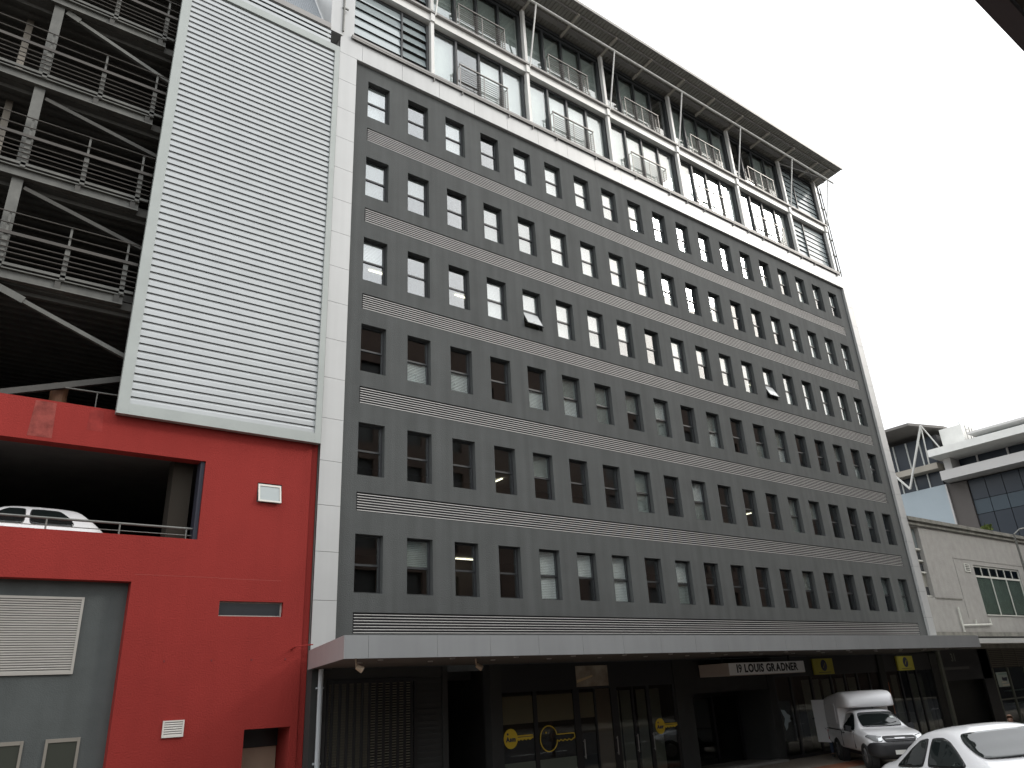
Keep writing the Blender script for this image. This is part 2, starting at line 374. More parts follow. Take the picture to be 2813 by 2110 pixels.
def bay_window(x0, x1, z0, z1, n, dark_top, lower):
    fm = MB(); wdt = (x1-x0)
    fm.box(x0, x1, .16, .24, z1-dark_top, z1).box(x0, x1, .16, .24, z0, z0+.06)
    xs = [x0 + wdt*k/n for k in range(n+1)]
    for i, x in enumerate(xs):
        h = .05 if i in (0, n) else .045
        if i == n: h = .10
        fm.box(x-h if i else x, x+h if i < n else x, .10 if i in (1, n) else .15, .25, z0+.061, z1-dark_top-.001)
    f = put('window', fm, FRAME, OB)
    for i in range(n):
        a = random.uniform(-.003, .003)
        yy = .19 if i in (0, n-1) else .225
        pm = MB().box(xs[i]+.04, xs[i+1]-.04, 0, .008, z0+.06, z1-dark_top).mesh('pane')
        ctr = Vector(((xs[i]+xs[i+1])/2, yy, (z0+z1)/2))
        for v in pm.vertices: v.co -= Vector((ctr.x, 0, ctr.z))
        pm.materials.append(WIN2)
        put('pane', pm, None, f, ctr, rot=(a, 0, random.uniform(-.003, .003)))
        if lower and random.random() < .86 or (not lower and random.random() < .75):
            put('blind', MB().quad((xs[i]+.05, .34, z0+.06), (xs[i+1]-.05, .34, z0+.06), (xs[i+1]-.05, .345, z1-.2), (xs[i]+.05, .345, z1-.2)), BLIND if lower else BLINDG, f)
    return f
def louvre_window(x0, x1, z0, z1, n, split):
    fm = MB(); fm.box(x0, x1, .16, .24, z1-.16, z1).box(x0, x1, .16, .24, z0, z0+.05).box(x0, x0+.04, .12, .24, z0+.051, z1-.161).box(x1-.10, x1, .06, .24, z0+.051, z1-.161).box(split-.03, split+.03, .08, .24, z0+.051, z1-.161)
    f = put('window', fm, FRAME, OB)
    h = (z1-.16-z0-.05)/n
    for (a, b) in ((x0+.045, split-.035), (split+.035, x1-.105)):
        pm = MB().box(-(b-a)/2, (b-a)/2, -.004, .004, -h/2+.012, h/2-.012).mesh('pane'); pm.materials.append(LOUVG)
        for k in range(n):
            put('pane', pm, None, f, ((a+b)/2, .15, z0+.05+h*(k+.5)), rot=(math.radians(-9+random.uniform(-1.5, 1.5)) if b < split else math.radians(TB+random.uniform(-2, 2)), 0, 0))
    return f
LOUVG = mat('frosted_glass_blade', (.30, .345, .355), .16, .0, coat=.6, spec=.8)
def rail_unit(x0, x1, zb, zt):
    r = MB()
    for x in (x0, (x0+x1)/2, x1):
        r.box(x-.018, x+.018, -.15, -.13, zb-.10, zt-.02)
    for x in (x0, x1):
        r.box(x-.015, x+.015, .02, .05, zb, zt-.02).beam((x, .03, zt-.05), (x, -.13, zt-.05), .025, .03).beam((x, .03, zb+.08), (x, -.13, zb+.08), .025, .03)
    r.box(x0-.03, x1+.03, -.17, -.11, zt-.02, zt+.02)
    o = put('balustrade', r, STAIN, OB)
    me = MB().tube((0, 0, 0), (x1-x0, 0, 0), .015, 6).mesh('rail'); me.materials.append(STAIN)
    for k in range(9): put('rail', me, None, o, (x0, -.14, zb+.06+k*(zt-zb-.14)/9))
    return o
cols = PC + [PE]
for k in range(5):
    a, b = cols[k]+.075, cols[k+1]-.075
    bay_window(a, b, 24.165, 26.925, 4, .10, True)
    bay_window(a, b, 27.405, 30.40, 4, .14, False)
    rail_unit(PC[k]+1.19, PC[k]+3.46, 24.26, 25.38)
    rail_unit(PC[k]+1.22, PC[k]+3.49, 27.46, 28.60)
TB = -15
louvre_window(-.615, PC[0]-.075, 24.165, 26.925, 6, 1.36)
louvre_window(-.615, PC[0]-.075, 27.405, 30.40, 6, 1.36)
TB = -7
louvre_window(PC[5]+.075, PE-.075, 24.165, 26.925, 8, 27.2)
louvre_window(PC[5]+.075, PE-.075, 27.405, 30.40, 8, 27.2)
put('penthouse_wall', MB().box(PE+.08, PE+.16, .0, 8, 24.17, 30.4), CONCL, OB)
for x, rr in ((29.78, .05), (30.05, .035)):
    pp = MB().tube((x, -.03, 24.0), (x, -.03, 30.35), rr)
    for k in range(6): pp.box(x-.06, x+.06, -.06, .06, 24.4+k*1.1, 24.46+k*1.1)
    put('downpipe', pp, GALV, OB)
# ---- steel roof ------------------------------------------------
RAFT = mat('rafter_paint', (.46, .43, .38), .6)
def roofz(y): return 30.60 - .10*y
RX0, RX1 = -1.9, 30.22
rf = MB(); per = .19; nper = int((RX1-RX0)/per)
prof = []
for k in range(nper):
    x = RX0+k*per; prof += [(x, 0), (x+.10, 0), (x+.12, .035), (x+.17, .035)]
prof.append((RX1, 0))
for y in (-1.52, 6.5):
    rf.v += [(x, y, roofz(y)+dz+.08) for x, dz in prof]
npf = len(prof)
rf.f = [(k, k+1, npf+k+1, npf+k) for k in range(npf-1)]
roof = put('roof', rf, ROOFU, OB)
m = roof.modifiers.new('thick', 'SOLIDIFY'); m.thickness = .012
put('gutter', MB().box(RX0, RX1, -1.60, -1.535, roofz(-1.5)+.03, roofz(-1.5)+.19), STEELD, OB)
put('tie_tube', MB().tube((RX0, -.88, 30.22), (30.12, -.88, 30.22), .055, 10), STEELW, OB)
put('purlin', MB().beam((RX0, -1.16, roofz(-1.16)+.02), (RX1-.1, -1.16, roofz(-1.16)+.02), .06, .10), STEELD, OB)
put('purlin', MB().beam((RX0, -.30, roofz(-.3)+.02), (RX1-.1, -.30, roofz(-.3)+.02), .22, .10), STEELD, OB)
put('soffit_closer', MB().box(-.6, PE+.1, .10, .40, 30.40, 30.58), FRAME, OB)
xs = [PC[0]-2.325+2.325*k for k in range(13)] + [29.35]
for x in xs:
    put('rafter', MB().beam((x, .3, roofz(.3)-.06), (x, -1.22, roofz(-1.22)-.05), .08, .13), RAFT, OB)
for x in PC + [PE]:
    put('strut', MB().tube((x+.10, -.16, 27.25), (x+.10, -.88, 30.2), .035, 8), STEELW, OB)
put('brace', MB().beam((25.9, -.1, 30.35), (29.3, -.85, 30.2), .04, .06).beam((29.3, -.1, 30.35), (27.6, -.85, 30.2), .04, .06), STEELD, OB)

# ---- ground floor under the canopy ------------------------------
YS = -.30
def gbox(name, x0, x1, z0, z1, m, y0=YS, y1=.0): return put(name, MB().box(x0, x1, y0, y1, z0, z1), m, OB)
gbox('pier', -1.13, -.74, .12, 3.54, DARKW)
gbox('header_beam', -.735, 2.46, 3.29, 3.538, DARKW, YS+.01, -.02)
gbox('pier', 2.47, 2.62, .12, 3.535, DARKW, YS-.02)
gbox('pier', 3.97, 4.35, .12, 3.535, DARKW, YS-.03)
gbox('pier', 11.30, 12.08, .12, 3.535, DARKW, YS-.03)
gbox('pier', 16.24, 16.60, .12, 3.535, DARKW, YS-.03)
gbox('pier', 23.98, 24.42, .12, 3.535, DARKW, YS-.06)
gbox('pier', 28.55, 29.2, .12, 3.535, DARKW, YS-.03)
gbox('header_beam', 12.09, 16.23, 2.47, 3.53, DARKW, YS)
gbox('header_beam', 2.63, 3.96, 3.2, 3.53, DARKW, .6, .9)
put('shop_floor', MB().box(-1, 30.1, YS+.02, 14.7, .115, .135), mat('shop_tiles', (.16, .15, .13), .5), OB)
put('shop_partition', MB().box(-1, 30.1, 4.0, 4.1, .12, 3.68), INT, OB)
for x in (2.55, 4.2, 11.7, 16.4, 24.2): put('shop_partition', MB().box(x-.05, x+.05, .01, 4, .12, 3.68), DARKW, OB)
# roller grille
gr = put('roller_grille', MB().box(-.735, 1.70, YS-.02, YS+.06, 3.20, 3.285), BLACK, OB)
put('guide', MB().box(-.735, -.69, YS-.02, YS+.06, .12, 3.199), BLACK, gr); put('guide', MB().box(1.62, 1.70, YS-.02, YS+.06, .12, 3.199), BLACK, gr)
me = MB().box(0, 2.30, 0, .018, 0, .022).mesh('slat'); me.materials.append(mat('grille_slat', (.20, .19, .15), .5, .4))
for k in range(52): put('slat', me, None, gr, (-.685, YS+.02, .16+k*.060))
me = MB().box(0, .075, -.012, .008, 0, 3.14).mesh('link'); me.materials.append(BLACK)
for k in range(12): put('link', me, None, gr, (-.62+k*.195, YS+.02, .13))
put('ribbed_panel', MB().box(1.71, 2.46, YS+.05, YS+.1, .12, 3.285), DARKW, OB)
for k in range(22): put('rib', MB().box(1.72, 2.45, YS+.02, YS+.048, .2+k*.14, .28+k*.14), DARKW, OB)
put('downpipe', MB().tube((-.94, YS-.09, .1), (-.94, YS-.09, 3.54), .06, 10).box(-1.02, -.86, YS-.10, YS-.001, 3.1, 3.14).box(-1.02, -.86, YS-.10, YS-.001, 1.5, 1.54), mat('pale_pipe', (.42, .46, .48), .4), OB)
# shopfronts: bays of glass with dark frames
FILMB = mat('beige_film', (.36, .29, .20), .7); FILMD = mat('dark_film', (.03, .02, .018), .5); FILML = mat('pale_film', (.30, .30, .25), .7)
YEL = mat('yellow_print', (.60, .42, .03), .6); NAVY = mat('navy_print', (.03, .035, .07), .6)
panels = [(4.36, 5.44), (5.57, 6.93), (7.16, 7.75), (7.81, 8.43), (8.70, 9.33), (9.40, 9.98), (10.11, 11.19)]
sf = MB(); sf.box(4.355, 11.29, YS, YS+.07, 2.80, 3.53).box(4.355, 11.29, YS, YS+.07, .12, .2)
xl = 4.355
for a, b in panels + [(11.29, 12)]:
    if a > xl+.01: sf.box(xl, a, YS-.005, YS+.07, .201, 2.799)
    xl = b
SF = put('shopfront', sf, BLACK, OB)
for i, (a, b) in enumerate(panels):
    put('pane', MB().box(a, b, YS+.02, YS+.028, .2, 2.80), SHOPG, SF)
    if i < 2:
        put('window_film', MB().box(a+.002, b-.002, YS+.032, YS+.036, 2.0, 2.7), FILMB, SF); put('window_film', MB().box(a+.002, b-.002, YS+.032, YS+.036, 1.05, 1.995), FILMD, SF); put('window_film', MB().box(a+.002, b-.002, YS+.032, YS+.036, .2, 1.045), FILML, SF)
    elif i == 2:
        put('window_film', MB().box(a+.002, b-.002, YS+.032, YS+.036, 2.02, 2.7), FILMB, SF); put('window_film', MB().box(a+.002, b-.002, YS+.032, YS+.036, 1.05, 2.01), FILMD, SF)
    elif i == 3: put('window_film', MB().box(a+.002, b-.002, YS+.032, YS+.036, .2, 2.78), mat('brown_film', (.26, .19, .15), .7), SF)
    else: put('window_film', MB().box(a+.002, b-.002, YS+.6, YS+.61, .2, 2.7), FILML, SF)
put('poster', MB().box(7.10, 8.39, YS-.012, YS-.002, 2.86, 3.44), mat('pale_poster', (.30, .26, .20), .6, var=.4, vscale=2.5), SF)
put('poster_streak', MB().ext([(7.12, 3.05), (7.75, 3.18), (7.75, 3.13), (7.12, 2.97)], YS-.018, YS-.0125), mat('tan_print', (.55, .42, .24), .6), SF)
for px in (7.20, 8.5, 9.36, 10.05): put('handle', MB().tube((px, YS-.06, .95), (px, YS-.06, 1.45), .015).beam((px, YS-.06, 1.0), (px, YS, 1.0), .02, .02).beam((px, YS-.06, 1.4), (px, YS, 1.4), .02, .02), STAIN, SF)
def key(cx, cz, r, L, solid):
    y0, y1 = YS-.006, YS+.018
    kb = MB(); n = 40; hb = r*.30
    teeth = [(cx+r*.95+L*t, cz-hb*(1.0 if k % 2 else .55)) for k, t in enumerate([0, .1, .2, .32, .42, .55, .65, .78, .9])]
    top = [(cx+r*.95+L, cz-hb*.3), (cx+r*.95+L*.99, cz+hb*.7), (cx+r*.95+L*.93, cz+hb*.95), (cx+r*.9, cz+hb*.95)]
    if solid:
        kb.ext([(cx+r*math.cos(2*math.pi*k/n), cz+1.05*r*math.sin(2*math.pi*k/n)) for k in range(n)], y0, y0+.004)
        kb.ext(teeth+top, y0-.0005, y0+.0035)
        o = put('key_emblem', kb, YEL, SF)
        for q, ch in enumerate('Asm'):
            tm = text_mesh(ch, r*.66, .010, .001); tm.materials.append(NAVY)
            put('letter', tm, None, o, (cx+r*(-.44, -.02, .42)[q], y0-.003, cz-.02), rot=(math.pi/2, 0, 0))
        put('key_hole', MB().tube((cx-r*.42, y0-.002, cz+r*.5), (cx-r*.42, y0+.0, cz+r*.5), r*.13, 12), NAVY, o)
        put('groove', MB().box(cx+r, cx+r*.9+L, y0-.002, y0-.0008, cz+hb*.2, cz+hb*.45), NAVY, o)
    else:
        pts = [(cx+r*math.cos(a), cz+1.05*r*math.sin(a)) for a in [math.radians(25+310*k/30) for k in range(31)]]
        path = pts + teeth + top
        for k in range(len(path)):
            a = path[k]; b = path[(k+1) % len(path)]
            kb.beam((a[0], y0, a[1]), (b[0], y0, b[1]), .026, .005, (0, 1, 0))
        kb.tube((cx-r*.3, y0, cz+r*.5), (cx-r*.3, y0+.004, cz+r*.5), r*.08, 12)
        put('key_outline', kb, YEL, SF)
key(4.605, 1.645, .235, .55, True); key(5.93, 1.56, .31, .66, False); key(10.44, 1.60, .215, .58, True)
# entrance doors
ed = MB().box(12.09, 16.23, 1.1, 1.16, 2.3, 2.469).box(12.09, 12.2, 1.1, 1.16, .12, 2.299).box(13.6, 13.72, 1.1, 1.16, .12, 2.299).box(14.7, 14.8, 1.1, 1.16, .12, 2.299).box(16.1, 16.23, 1.1, 1.16, .12, 2.299)
ED = put('entrance_door', ed, BLACK, OB)
for a, b in ((12.2, 13.6), (13.72, 14.7), (14.8, 16.1)): put('pane', MB().box(a, b, 1.12, 1.128, .12, 2.3), SHOPG, ED)
put('doorstep', MB().box(12.6, 16.2, -.7, -.28, .126, .20), CONCL, OB)
# right hand shopfront
sf2 = MB(); sf2.box(16.61, 23.97, YS, YS+.07, 2.84, 3.53).box(24.43, 28.54, YS, YS+.07, 2.84, 3.53).box(16.61, 23.97, YS, YS+.07, .12, .22).box(24.43, 28.54, YS, YS+.07, .12, .22)
SF2 = put('shopfront', sf2, BLACK, OB)
ed = [16.61, 17.62, 18.95, 20.3, 21.3, 22.2, 23.1, 23.97]
ed2 = [24.43, 25.6, 26.3, 27.05, 28.54]
for E_ in (ed, ed2):
    for a, b in zip(E_[:-1], E_[1:]):
        put('mullion', MB().box(a, a+.10, YS-.01, YS+.07, .221, 2.839), BLACK, SF2)
        put('pane', MB().box(a+.10, b, YS+.02, YS+.028, .22, 2.84), SHOPG, SF2)
        if random.random() < .75: put('window_film', MB().box(a+.15, b-.05, YS+.5, YS+.51, .3, 2.7), FILML if random.random() < .6 else INT, SF2)
put('map_decal', MB().ext([(16.78, 1.75), (17.0, 1.72), (17.12, 1.60), (17.3, 1.52), (17.22, 1.42), (17.3, 1.34), (17.1, 1.3), (17.05, 1.15), (16.92, 1.05), (16.85, 1.25), (16.95, 1.45), (16.85, 1.6)], YS+.006, YS+.012), mat('pale_blue_print', (.34, .40, .42), .6), SF2)
put('poster', MB().box(24.46, 24.58, YS-.008, YS+.0, 1.2, 2.42), mat('orange_print', (.42, .13, .03), .6, var=.4, vscale=4), SF2)
put('shop_counter', MB().box(27.4, 28.4, .1, .6, .13, 1.05).box(27.35, 28.45, .05, .65, 1.051, 1.10).box(27.5, 27.8, .2, .4, 1.101, 1.35), FILML, SF2)
# ---- canopy -----------------------------------------------------
CF, CZ0, CZ1 = -4.235, 3.543, 3.975
cl, cr = [(-2.09, CF+.03), (24.84, CF+.03), (25.88, -.135), (-1.15, -.135)], None
CAN = put('canopy', MB().prism(cl, CZ0+.012, CZ1-.03), SOFFIT, OB)
xj = [-2.11, -1.613] + [-.037+1.3445*k for k in range(18)] + [24.86]
for a, b in zip(xj[:-1], xj[1:]):
    put('fascia_panel', MB().box(a+.003, b-.003, CF, CF+.028, CZ0, CZ1).box(a+.003, b-.003, CF+.029, CF+.13, CZ1-.028, CZ1), ALUD, CAN)
v0, v1 = Vector((-2.115, CF+.005, 0)), Vector((-1.16, -.135, 0))
put('end_panel', MB().beam(v0+Vector((0, .0, (CZ0+CZ1)/2)), v1+Vector((0, 0, (CZ0+CZ1)/2)), .024, CZ1-CZ0), ALUD, CAN)
v0, v1 = Vector((24.865, CF+.005, 0)), Vector((25.9, -.135, 0))
put('end_panel', MB().beam(v0+Vector((0, 0, (CZ0+CZ1)/2)), v1+Vector((0, 0, (CZ0+CZ1)/2)), .024, CZ1-CZ0), ALUD, CAN)
dl = MB().tube((0, 0, 0), (0, 0, .03), .06, 14).mesh('downlight'); dl.materials.append(mat('downlight_rim', (.5, .48, .44), .3, .5))
for k in range(15):
    for y in (-3.55, -2.6): put('downlight', dl, None, CAN, (-1.0+k*1.75, y, CZ0-.008))
for (x, y) in ((-1.72, -3.9), (1.6, -3.2)):
    put('spotlight', MB().tube((x, y, CZ0+.01), (x+.02, y, CZ0-.14), .018).tube((x+.02, y, CZ0-.13), (x+.14, y-.03, CZ0-.20), .05, 10, .065), mat('tan_lamp', (.45, .34, .24), .4), CAN)

# ================================================================== SIGNS
s = thing('entrance_sign', 'white box sign reading 19 LOUIS GRADNER over the entrance', 'sign', (14.68, -1.6, 2.955))
put('box', MB().box(12.59, 16.78, -1.575, -.335, 2.955, 3.343), mat('sign_box', (.50, .42, .36), .6), s)
put('face', MB().box(12.60, 16.77, -1.60, -1.577, 2.965, 3.335), mat('sign_white', (.86, .86, .84), .5), s)
LETM = mat('sign_black', (.015, .015, .018), .5); adv = 0; lets = []
for ch in '19 LOUIS GRADNER':
    if ch == ' ': adv += .11; continue
    tm = text_mesh(ch, .33, .006 if ch in '9' else .0115, .003); tm.materials.append(LETM)
    a = min(v.co.x for v in tm.vertices); b = max(v.co.x for v in tm.vertices)
    lets.append((tm, adv-a)); adv += b-a+.030
for tm, off in lets:
    o = put('letter', tm, None, s, (14.68-1.71+off*3.42/adv, -1.606, 3.15), rot=(math.pi/2, 0, 0)); o.scale = (3.42/adv, 1.05, 1)
put('hanger', MB().box(12.8, 12.85, -1.2, -1.15, 3.345, 3.55).box(16.5, 16.55, -1.2, -1.15, 3.345, 3.55), BLACK, s)
YSIGN = mat('yellow_sign', (.48, .43, .05), .6, var=.05)
for x0, x1, wh in ((19.24, 20.60, 'left of the two, nearer entrance'), (25.54, 26.94, 'right of the two above the pickup')):
    s = thing('shop_sign', 'yellow shop sign with dark round emblem, '+wh, 'sign', ((x0+x1)/2, YS-.06, 2.86), group='yellow shop signs')
    put('board', MB().box(x0, x1, YS-.06, YS-.005, 2.86, 3.44), YSIGN, s)
    cx = (x0+x1)/2+.03
    put('emblem', MB().tube((cx, YS-.066, 3.19), (cx, YS-.061, 3.19), .21, 28), NAVY, s)
    put('strapline', MB().box(cx-.42, cx+.42, YS-.064, YS-.0605, 2.925, 2.945), NAVY, s)
    put('swirl', MB().beam((cx-.08, YS-.068, 3.10), (cx+.08, YS-.068, 3.28), .012, .03, (0, 1, 0)), YSIGN, s)

# ================================================================== CAR PARK BUILDING (left)
CP = thing('car_park_building', 'red rendered parking garage with open steel decks and tall silver louvre screen', 'building', (-6, 0, 0))
XL = -15.0
holes = [(XL, -3.97, 6.47, 8.37, .35), (XL, -5.25, .1, 5.46, .28), (-2.67, -2.05, 7.5, 8.0, .18), (-3.33, -1.82, 4.76, 5.10, .14), (-2.53, -1.47, .1, 2.33, .9)]
put('wall', hole_wall(XL, -1.30, .1, 9.31, holes, 0, .3), RED, CP)
put('wall', MB().box(-1.298, -1.125, .035, .3, .1, 9.31), RED, CP)
put('parapet_cap', MB().box(XL, -1.13, .002, .30, 9.24, 9.312), RED, CP)
put('faded_patch', MB().quad((-7.72, -.003, 8.45), (-7.25, -.003, 8.45), (-7.28, -.003, 9.27), (-7.68, -.003, 9.27)), REDF, CP)
put('faded_patch', MB().quad((-6.62, -.003, 8.75), (-6.30, -.003, 8.75), (-6.33, -.003, 9.25), (-6.6, -.003, 9.25)), mat('slightly_faded_red', (.255, .035, .03), .9, spec=.2, var=.25, vscale=4), CP)
put('recessed_panel', MB().quad((XL, .28, .1), (-5.25, .28, .1), (-5.25, .28, 5.46), (XL, .28, 5.46)), GREYR, CP)
# louvre vent in the recess
def vent(x0, x1, z0, z1, y, n, m, nm='vent', fw_=.05, label=None):
    f = put(nm, MB().box(x0, x1, y-.04, y, z1-fw_, z1).box(x0, x1, y-.04, y, z0, z0+fw_).box(x0, x0+fw_, y-.04, y, z0+fw_+.001, z1-fw_-.001).box(x1-fw_, x1, y-.04, y, z0+fw_+.001, z1-fw_-.001), m, CP)
    put('backing', MB().box(x0+fw_*.5, x1-fw_*.5, y-.008, y-.003, z0+fw_*.5, z1-fw_*.5), SLATBACK, f)
    h = (z1-z0-2*fw_)/n
    me = MB(); me.v = [(0, -.03, 0), (x1-x0-2*fw_, -.03, 0), (x1-x0-2*fw_, -.008, h*.8), (0, -.008, h*.8), (0, -.03, h*.35), (x1-x0-2*fw_, -.03, h*.35)]
    me.f = [(0, 1, 5, 4), (4, 5, 2, 3)]
    me = me.mesh('slat'); me.materials.append(m)
    for k in range(n): put('slat', me, None, f, (x0+fw_, y-.005, z0+fw_+k*h))
    return f
LV = mat('cream_louvre', (.37, .355, .325), .5, var=.05)
vent(-8.6, -6.07, 3.60, 5.13, .278, 30, LV)
vent(-4.265, -3.835, 2.28, 2.61, -.001, 6, mat('white_vent', (.62, .60, .56), .5), fw_=.03)
for x0, x1 in ((-7.55, -6.72), (-6.35, -5.74)):
    f = put('window', MB().box(x0, x0+.05, .24, .279, 1.72, 2.40).box(x1-.05, x1, .24, .279, 1.72, 2.40).box(x0+.051, x1-.051, .24, .279, 1.72, 1.78).box(x0+.051, x1-.051, .245, .279, 2.33, 2.40), mat('cream_frame', (.22, .205, .175), .6), CP)
    put('pane', MB().box(x0+.05, x1-.05, .26, .268, 1.78, 2.33), mat('wired_glass', (.05, .055, .045), .25, coat=.3), f)
f = put('window', MB().box(-2.665, -2.055, .02, .07, 7.90, 7.995).box(-2.665, -2.62, .02, .07, 7.5, 7.90).box(-2.10, -2.055, .02, .07, 7.5, 7.90).box(-2.62, -2.10, .02, .07, 7.5, 7.54), FRAME, CP)
sash = MB().box(-.29, -.25, -.02, .02, -.47, 0).box(.25, .29, -.02, .02, -.47, 0).box(-.25, .25, -.02, .02, -.05, 0).box(-.25, .25, -.02, .02, -.47, -.43)
put('sash', sash, mat('white_sash', (.62, .60, .55), .5), f, (-2.36, .02, 7.965), rot=(math.radians(-12), 0, 0))
put('pane', MB().box(-.25, .25, -.004, .004, -.43, -.05), mat('pale_obscure_glass', (.34, .38, .38), .2, coat=.5), f, (-2.36, .02, 7.965), rot=(math.radians(-12), 0, 0))
f = put('window', MB().box(-3.33, -1.82, .10, .14, 4.76, 4.79).box(-3.33, -1.82, .10, .14, 5.07, 5.10).box(-3.33, -3.30, .10, .14, 4.791, 5.069).box(-1.86, -1.82, .10, .14, 4.791, 5.069), LV, CP)
put('pane', MB().box(-3.30, -1.86, .115, .123, 4.79, 5.07), mat('dark_pane', (.03, .035, .04), .15, coat=.4), f)
put('door', MB().box(-2.50, -1.5, .75, .80, .12, 1.92), mat('tan_door', (.30, .22, .16), .6, var=.1), CP)
put('door_recess', MB().box(-2.7, -1.3, .905, .95, .1, 2.5).box(-2.525, -1.475, .75, .80, 1.93, 2.328), BLACK, CP)
put('bolt_row', MB().box(-4.4, -4.37, -.012, .0, 3.78, 3.82).box(-3.4, -3.37, -.012, .0, 3.78, 3.82).box(-2.5, -2.47, -.012, .0, 3.78, 3.82).box(-1.7, -1.67, -.012, .0, 3.78, 3.82), mat('rust_red', (.16, .02, .02), .8), CP)
put('crack', MB().box(-5.2, -3.4, -.002, .001, 5.612, 5.622).box(-3.4, -1.9, -.002, .001, 5.60, 5.612), mat('pale_crack', (.30, .055, .045), .9), CP)
put('overflow_pipe', MB().tube((-1.55, -.01, 4.02), (-1.55, -.28, 4.06), .022).tube((-1.55, -.28, 4.06), (-1.15, -.34, 4.10), .014), RED, CP)
# decks and interior
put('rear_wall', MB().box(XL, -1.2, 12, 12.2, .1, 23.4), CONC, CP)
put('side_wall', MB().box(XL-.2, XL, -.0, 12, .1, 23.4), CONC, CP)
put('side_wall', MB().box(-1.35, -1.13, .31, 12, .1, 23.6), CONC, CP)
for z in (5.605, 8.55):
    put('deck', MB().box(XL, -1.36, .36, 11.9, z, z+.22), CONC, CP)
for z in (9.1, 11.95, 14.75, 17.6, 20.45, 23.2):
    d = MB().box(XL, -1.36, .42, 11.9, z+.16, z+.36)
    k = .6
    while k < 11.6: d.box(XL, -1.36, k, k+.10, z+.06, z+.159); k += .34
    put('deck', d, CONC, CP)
put('pillar', MB().box(-4.55, -4.1, .6, 1.1, 5.80, 8.54), mat('dull_brown_pillar', (.035, .028, .02), .9), CP)
put('edge_trim', MB().box(-4.07, -3.975, .05, .34, 6.475, 8.365), mat('navy_trim', (.018, .02, .034), .7), CP)
gr = put('guard_rail', MB().tube((XL, .16, 6.74), (-4.02, .16, 6.74), .028).tube((XL, .16, 6.58), (-4.02, .16, 6.58), .010), GALV, CP)
for k in range(8): put('post', MB().tube((-4.2-k*1.42, .16, 6.3), (-4.2-k*1.42, .16, 6.74), .018), GALV, gr)
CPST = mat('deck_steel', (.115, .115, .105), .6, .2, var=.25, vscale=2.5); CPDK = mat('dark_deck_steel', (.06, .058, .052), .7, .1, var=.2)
# steel frame of the upper decks
BEAM = [20.62, 17.76, 14.92, 12.14]
YC = .30
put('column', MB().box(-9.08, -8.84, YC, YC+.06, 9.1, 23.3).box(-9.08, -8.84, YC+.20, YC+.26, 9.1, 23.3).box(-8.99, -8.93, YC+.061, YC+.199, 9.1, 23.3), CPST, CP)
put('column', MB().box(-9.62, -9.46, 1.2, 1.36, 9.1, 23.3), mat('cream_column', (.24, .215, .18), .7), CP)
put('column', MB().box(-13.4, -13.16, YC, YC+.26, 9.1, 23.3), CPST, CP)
for zb in BEAM:
    put('edge_beam', MB().box(XL, -6.3, YC-.02, YC+.02, zb+.03, zb+.25).box(XL, -6.3, YC-.10, YC+.10, zb+.251, zb+.28).box(XL, -6.3, YC-.10, YC+.10, zb, zb+.029), CPST, CP)
    for x in (-7.72, -6.45): put('stiffener', MB().box(x-.06, x+.06, YC-.08, YC-.021, zb+.03, zb+.25), CPDK, CP)
    g = put('guard_rail', MB().box(XL, -6.1, YC-.17, YC-.13, zb+1.12, zb+1.20), RAILB, CP)
    me = MB().tube((XL, 0, 0), (-6.1, 0, 0), .016, 6).mesh('rail'); me.materials.append(RAILB)
    for dz in (1.72, 1.42, .93, .78, .65, .50): put('rail', me, None, g, (0, YC-.15, zb+dz))
    put('toe_rail', MB().box(XL, -6.1, YC-.12, YC-.06, zb+.33, zb+.40), CPST, g)
    for k in range(7):
        x = -6.37-k*1.28
        put('post', MB().box(x-.055, x+.055, YC-.12, YC-.09, zb+.27, zb+1.12).box(x-.025, x+.025, YC-.12, YC-.09, zb+1.121, zb+1.74), CPST, g)
    put('inner_beam', MB().box(XL, -1.4, 3.0, 3.15, zb-.1, zb+.3), CPDK, CP)
    put('vehicle_rail', MB().box(XL, -1.4, 1.5, 1.56, zb+.75, zb+.95), CPDK, CP)
for i, (a, b) in enumerate((((-8.78, 20.55), (-6.0, 19.57)), ((-8.80, 17.52), (-6.0, 16.90)), ((-8.80, 14.73), (-6.0, 13.92)), ((-9.0, 12.02), (-6.0, 10.84)))):
    br = put('brace', MB().beam((a[0], YC+.1, a[1]), (b[0], YC+.1, b[1]), .10, .10), CPST if i in (0, 3) else CPDK, CP)
    d = Vector((b[0]-a[0], 0, b[1]-a[1])).normalized()
    if i in (0, 3): put('gusset_plate', MB().beam(Vector((a[0], YC+.03, a[1])), Vector((a[0], YC+.03, a[1]))+d*(.35 if i == 0 else .75), .02, .17), CPST, br)
put('brace', MB().beam((-9.2, YC+.2, 9.20), (-6.0, YC+.2, 10.30), .12, .14), CPDK, CP)
put('guard_rail', MB().tube((-7.16, .2, 9.74), (-6.0, .2, 9.76), .02).tube((-6.5, .2, 9.3), (-6.5, .2, 9.74), .014), CPST, CP)
put('drum', MB().tube((-7.22, .8, 9.46), (-7.22, .8, 10.0), .18, 16), mat('orange_drum', (.12, .055, .025), .7), CP)
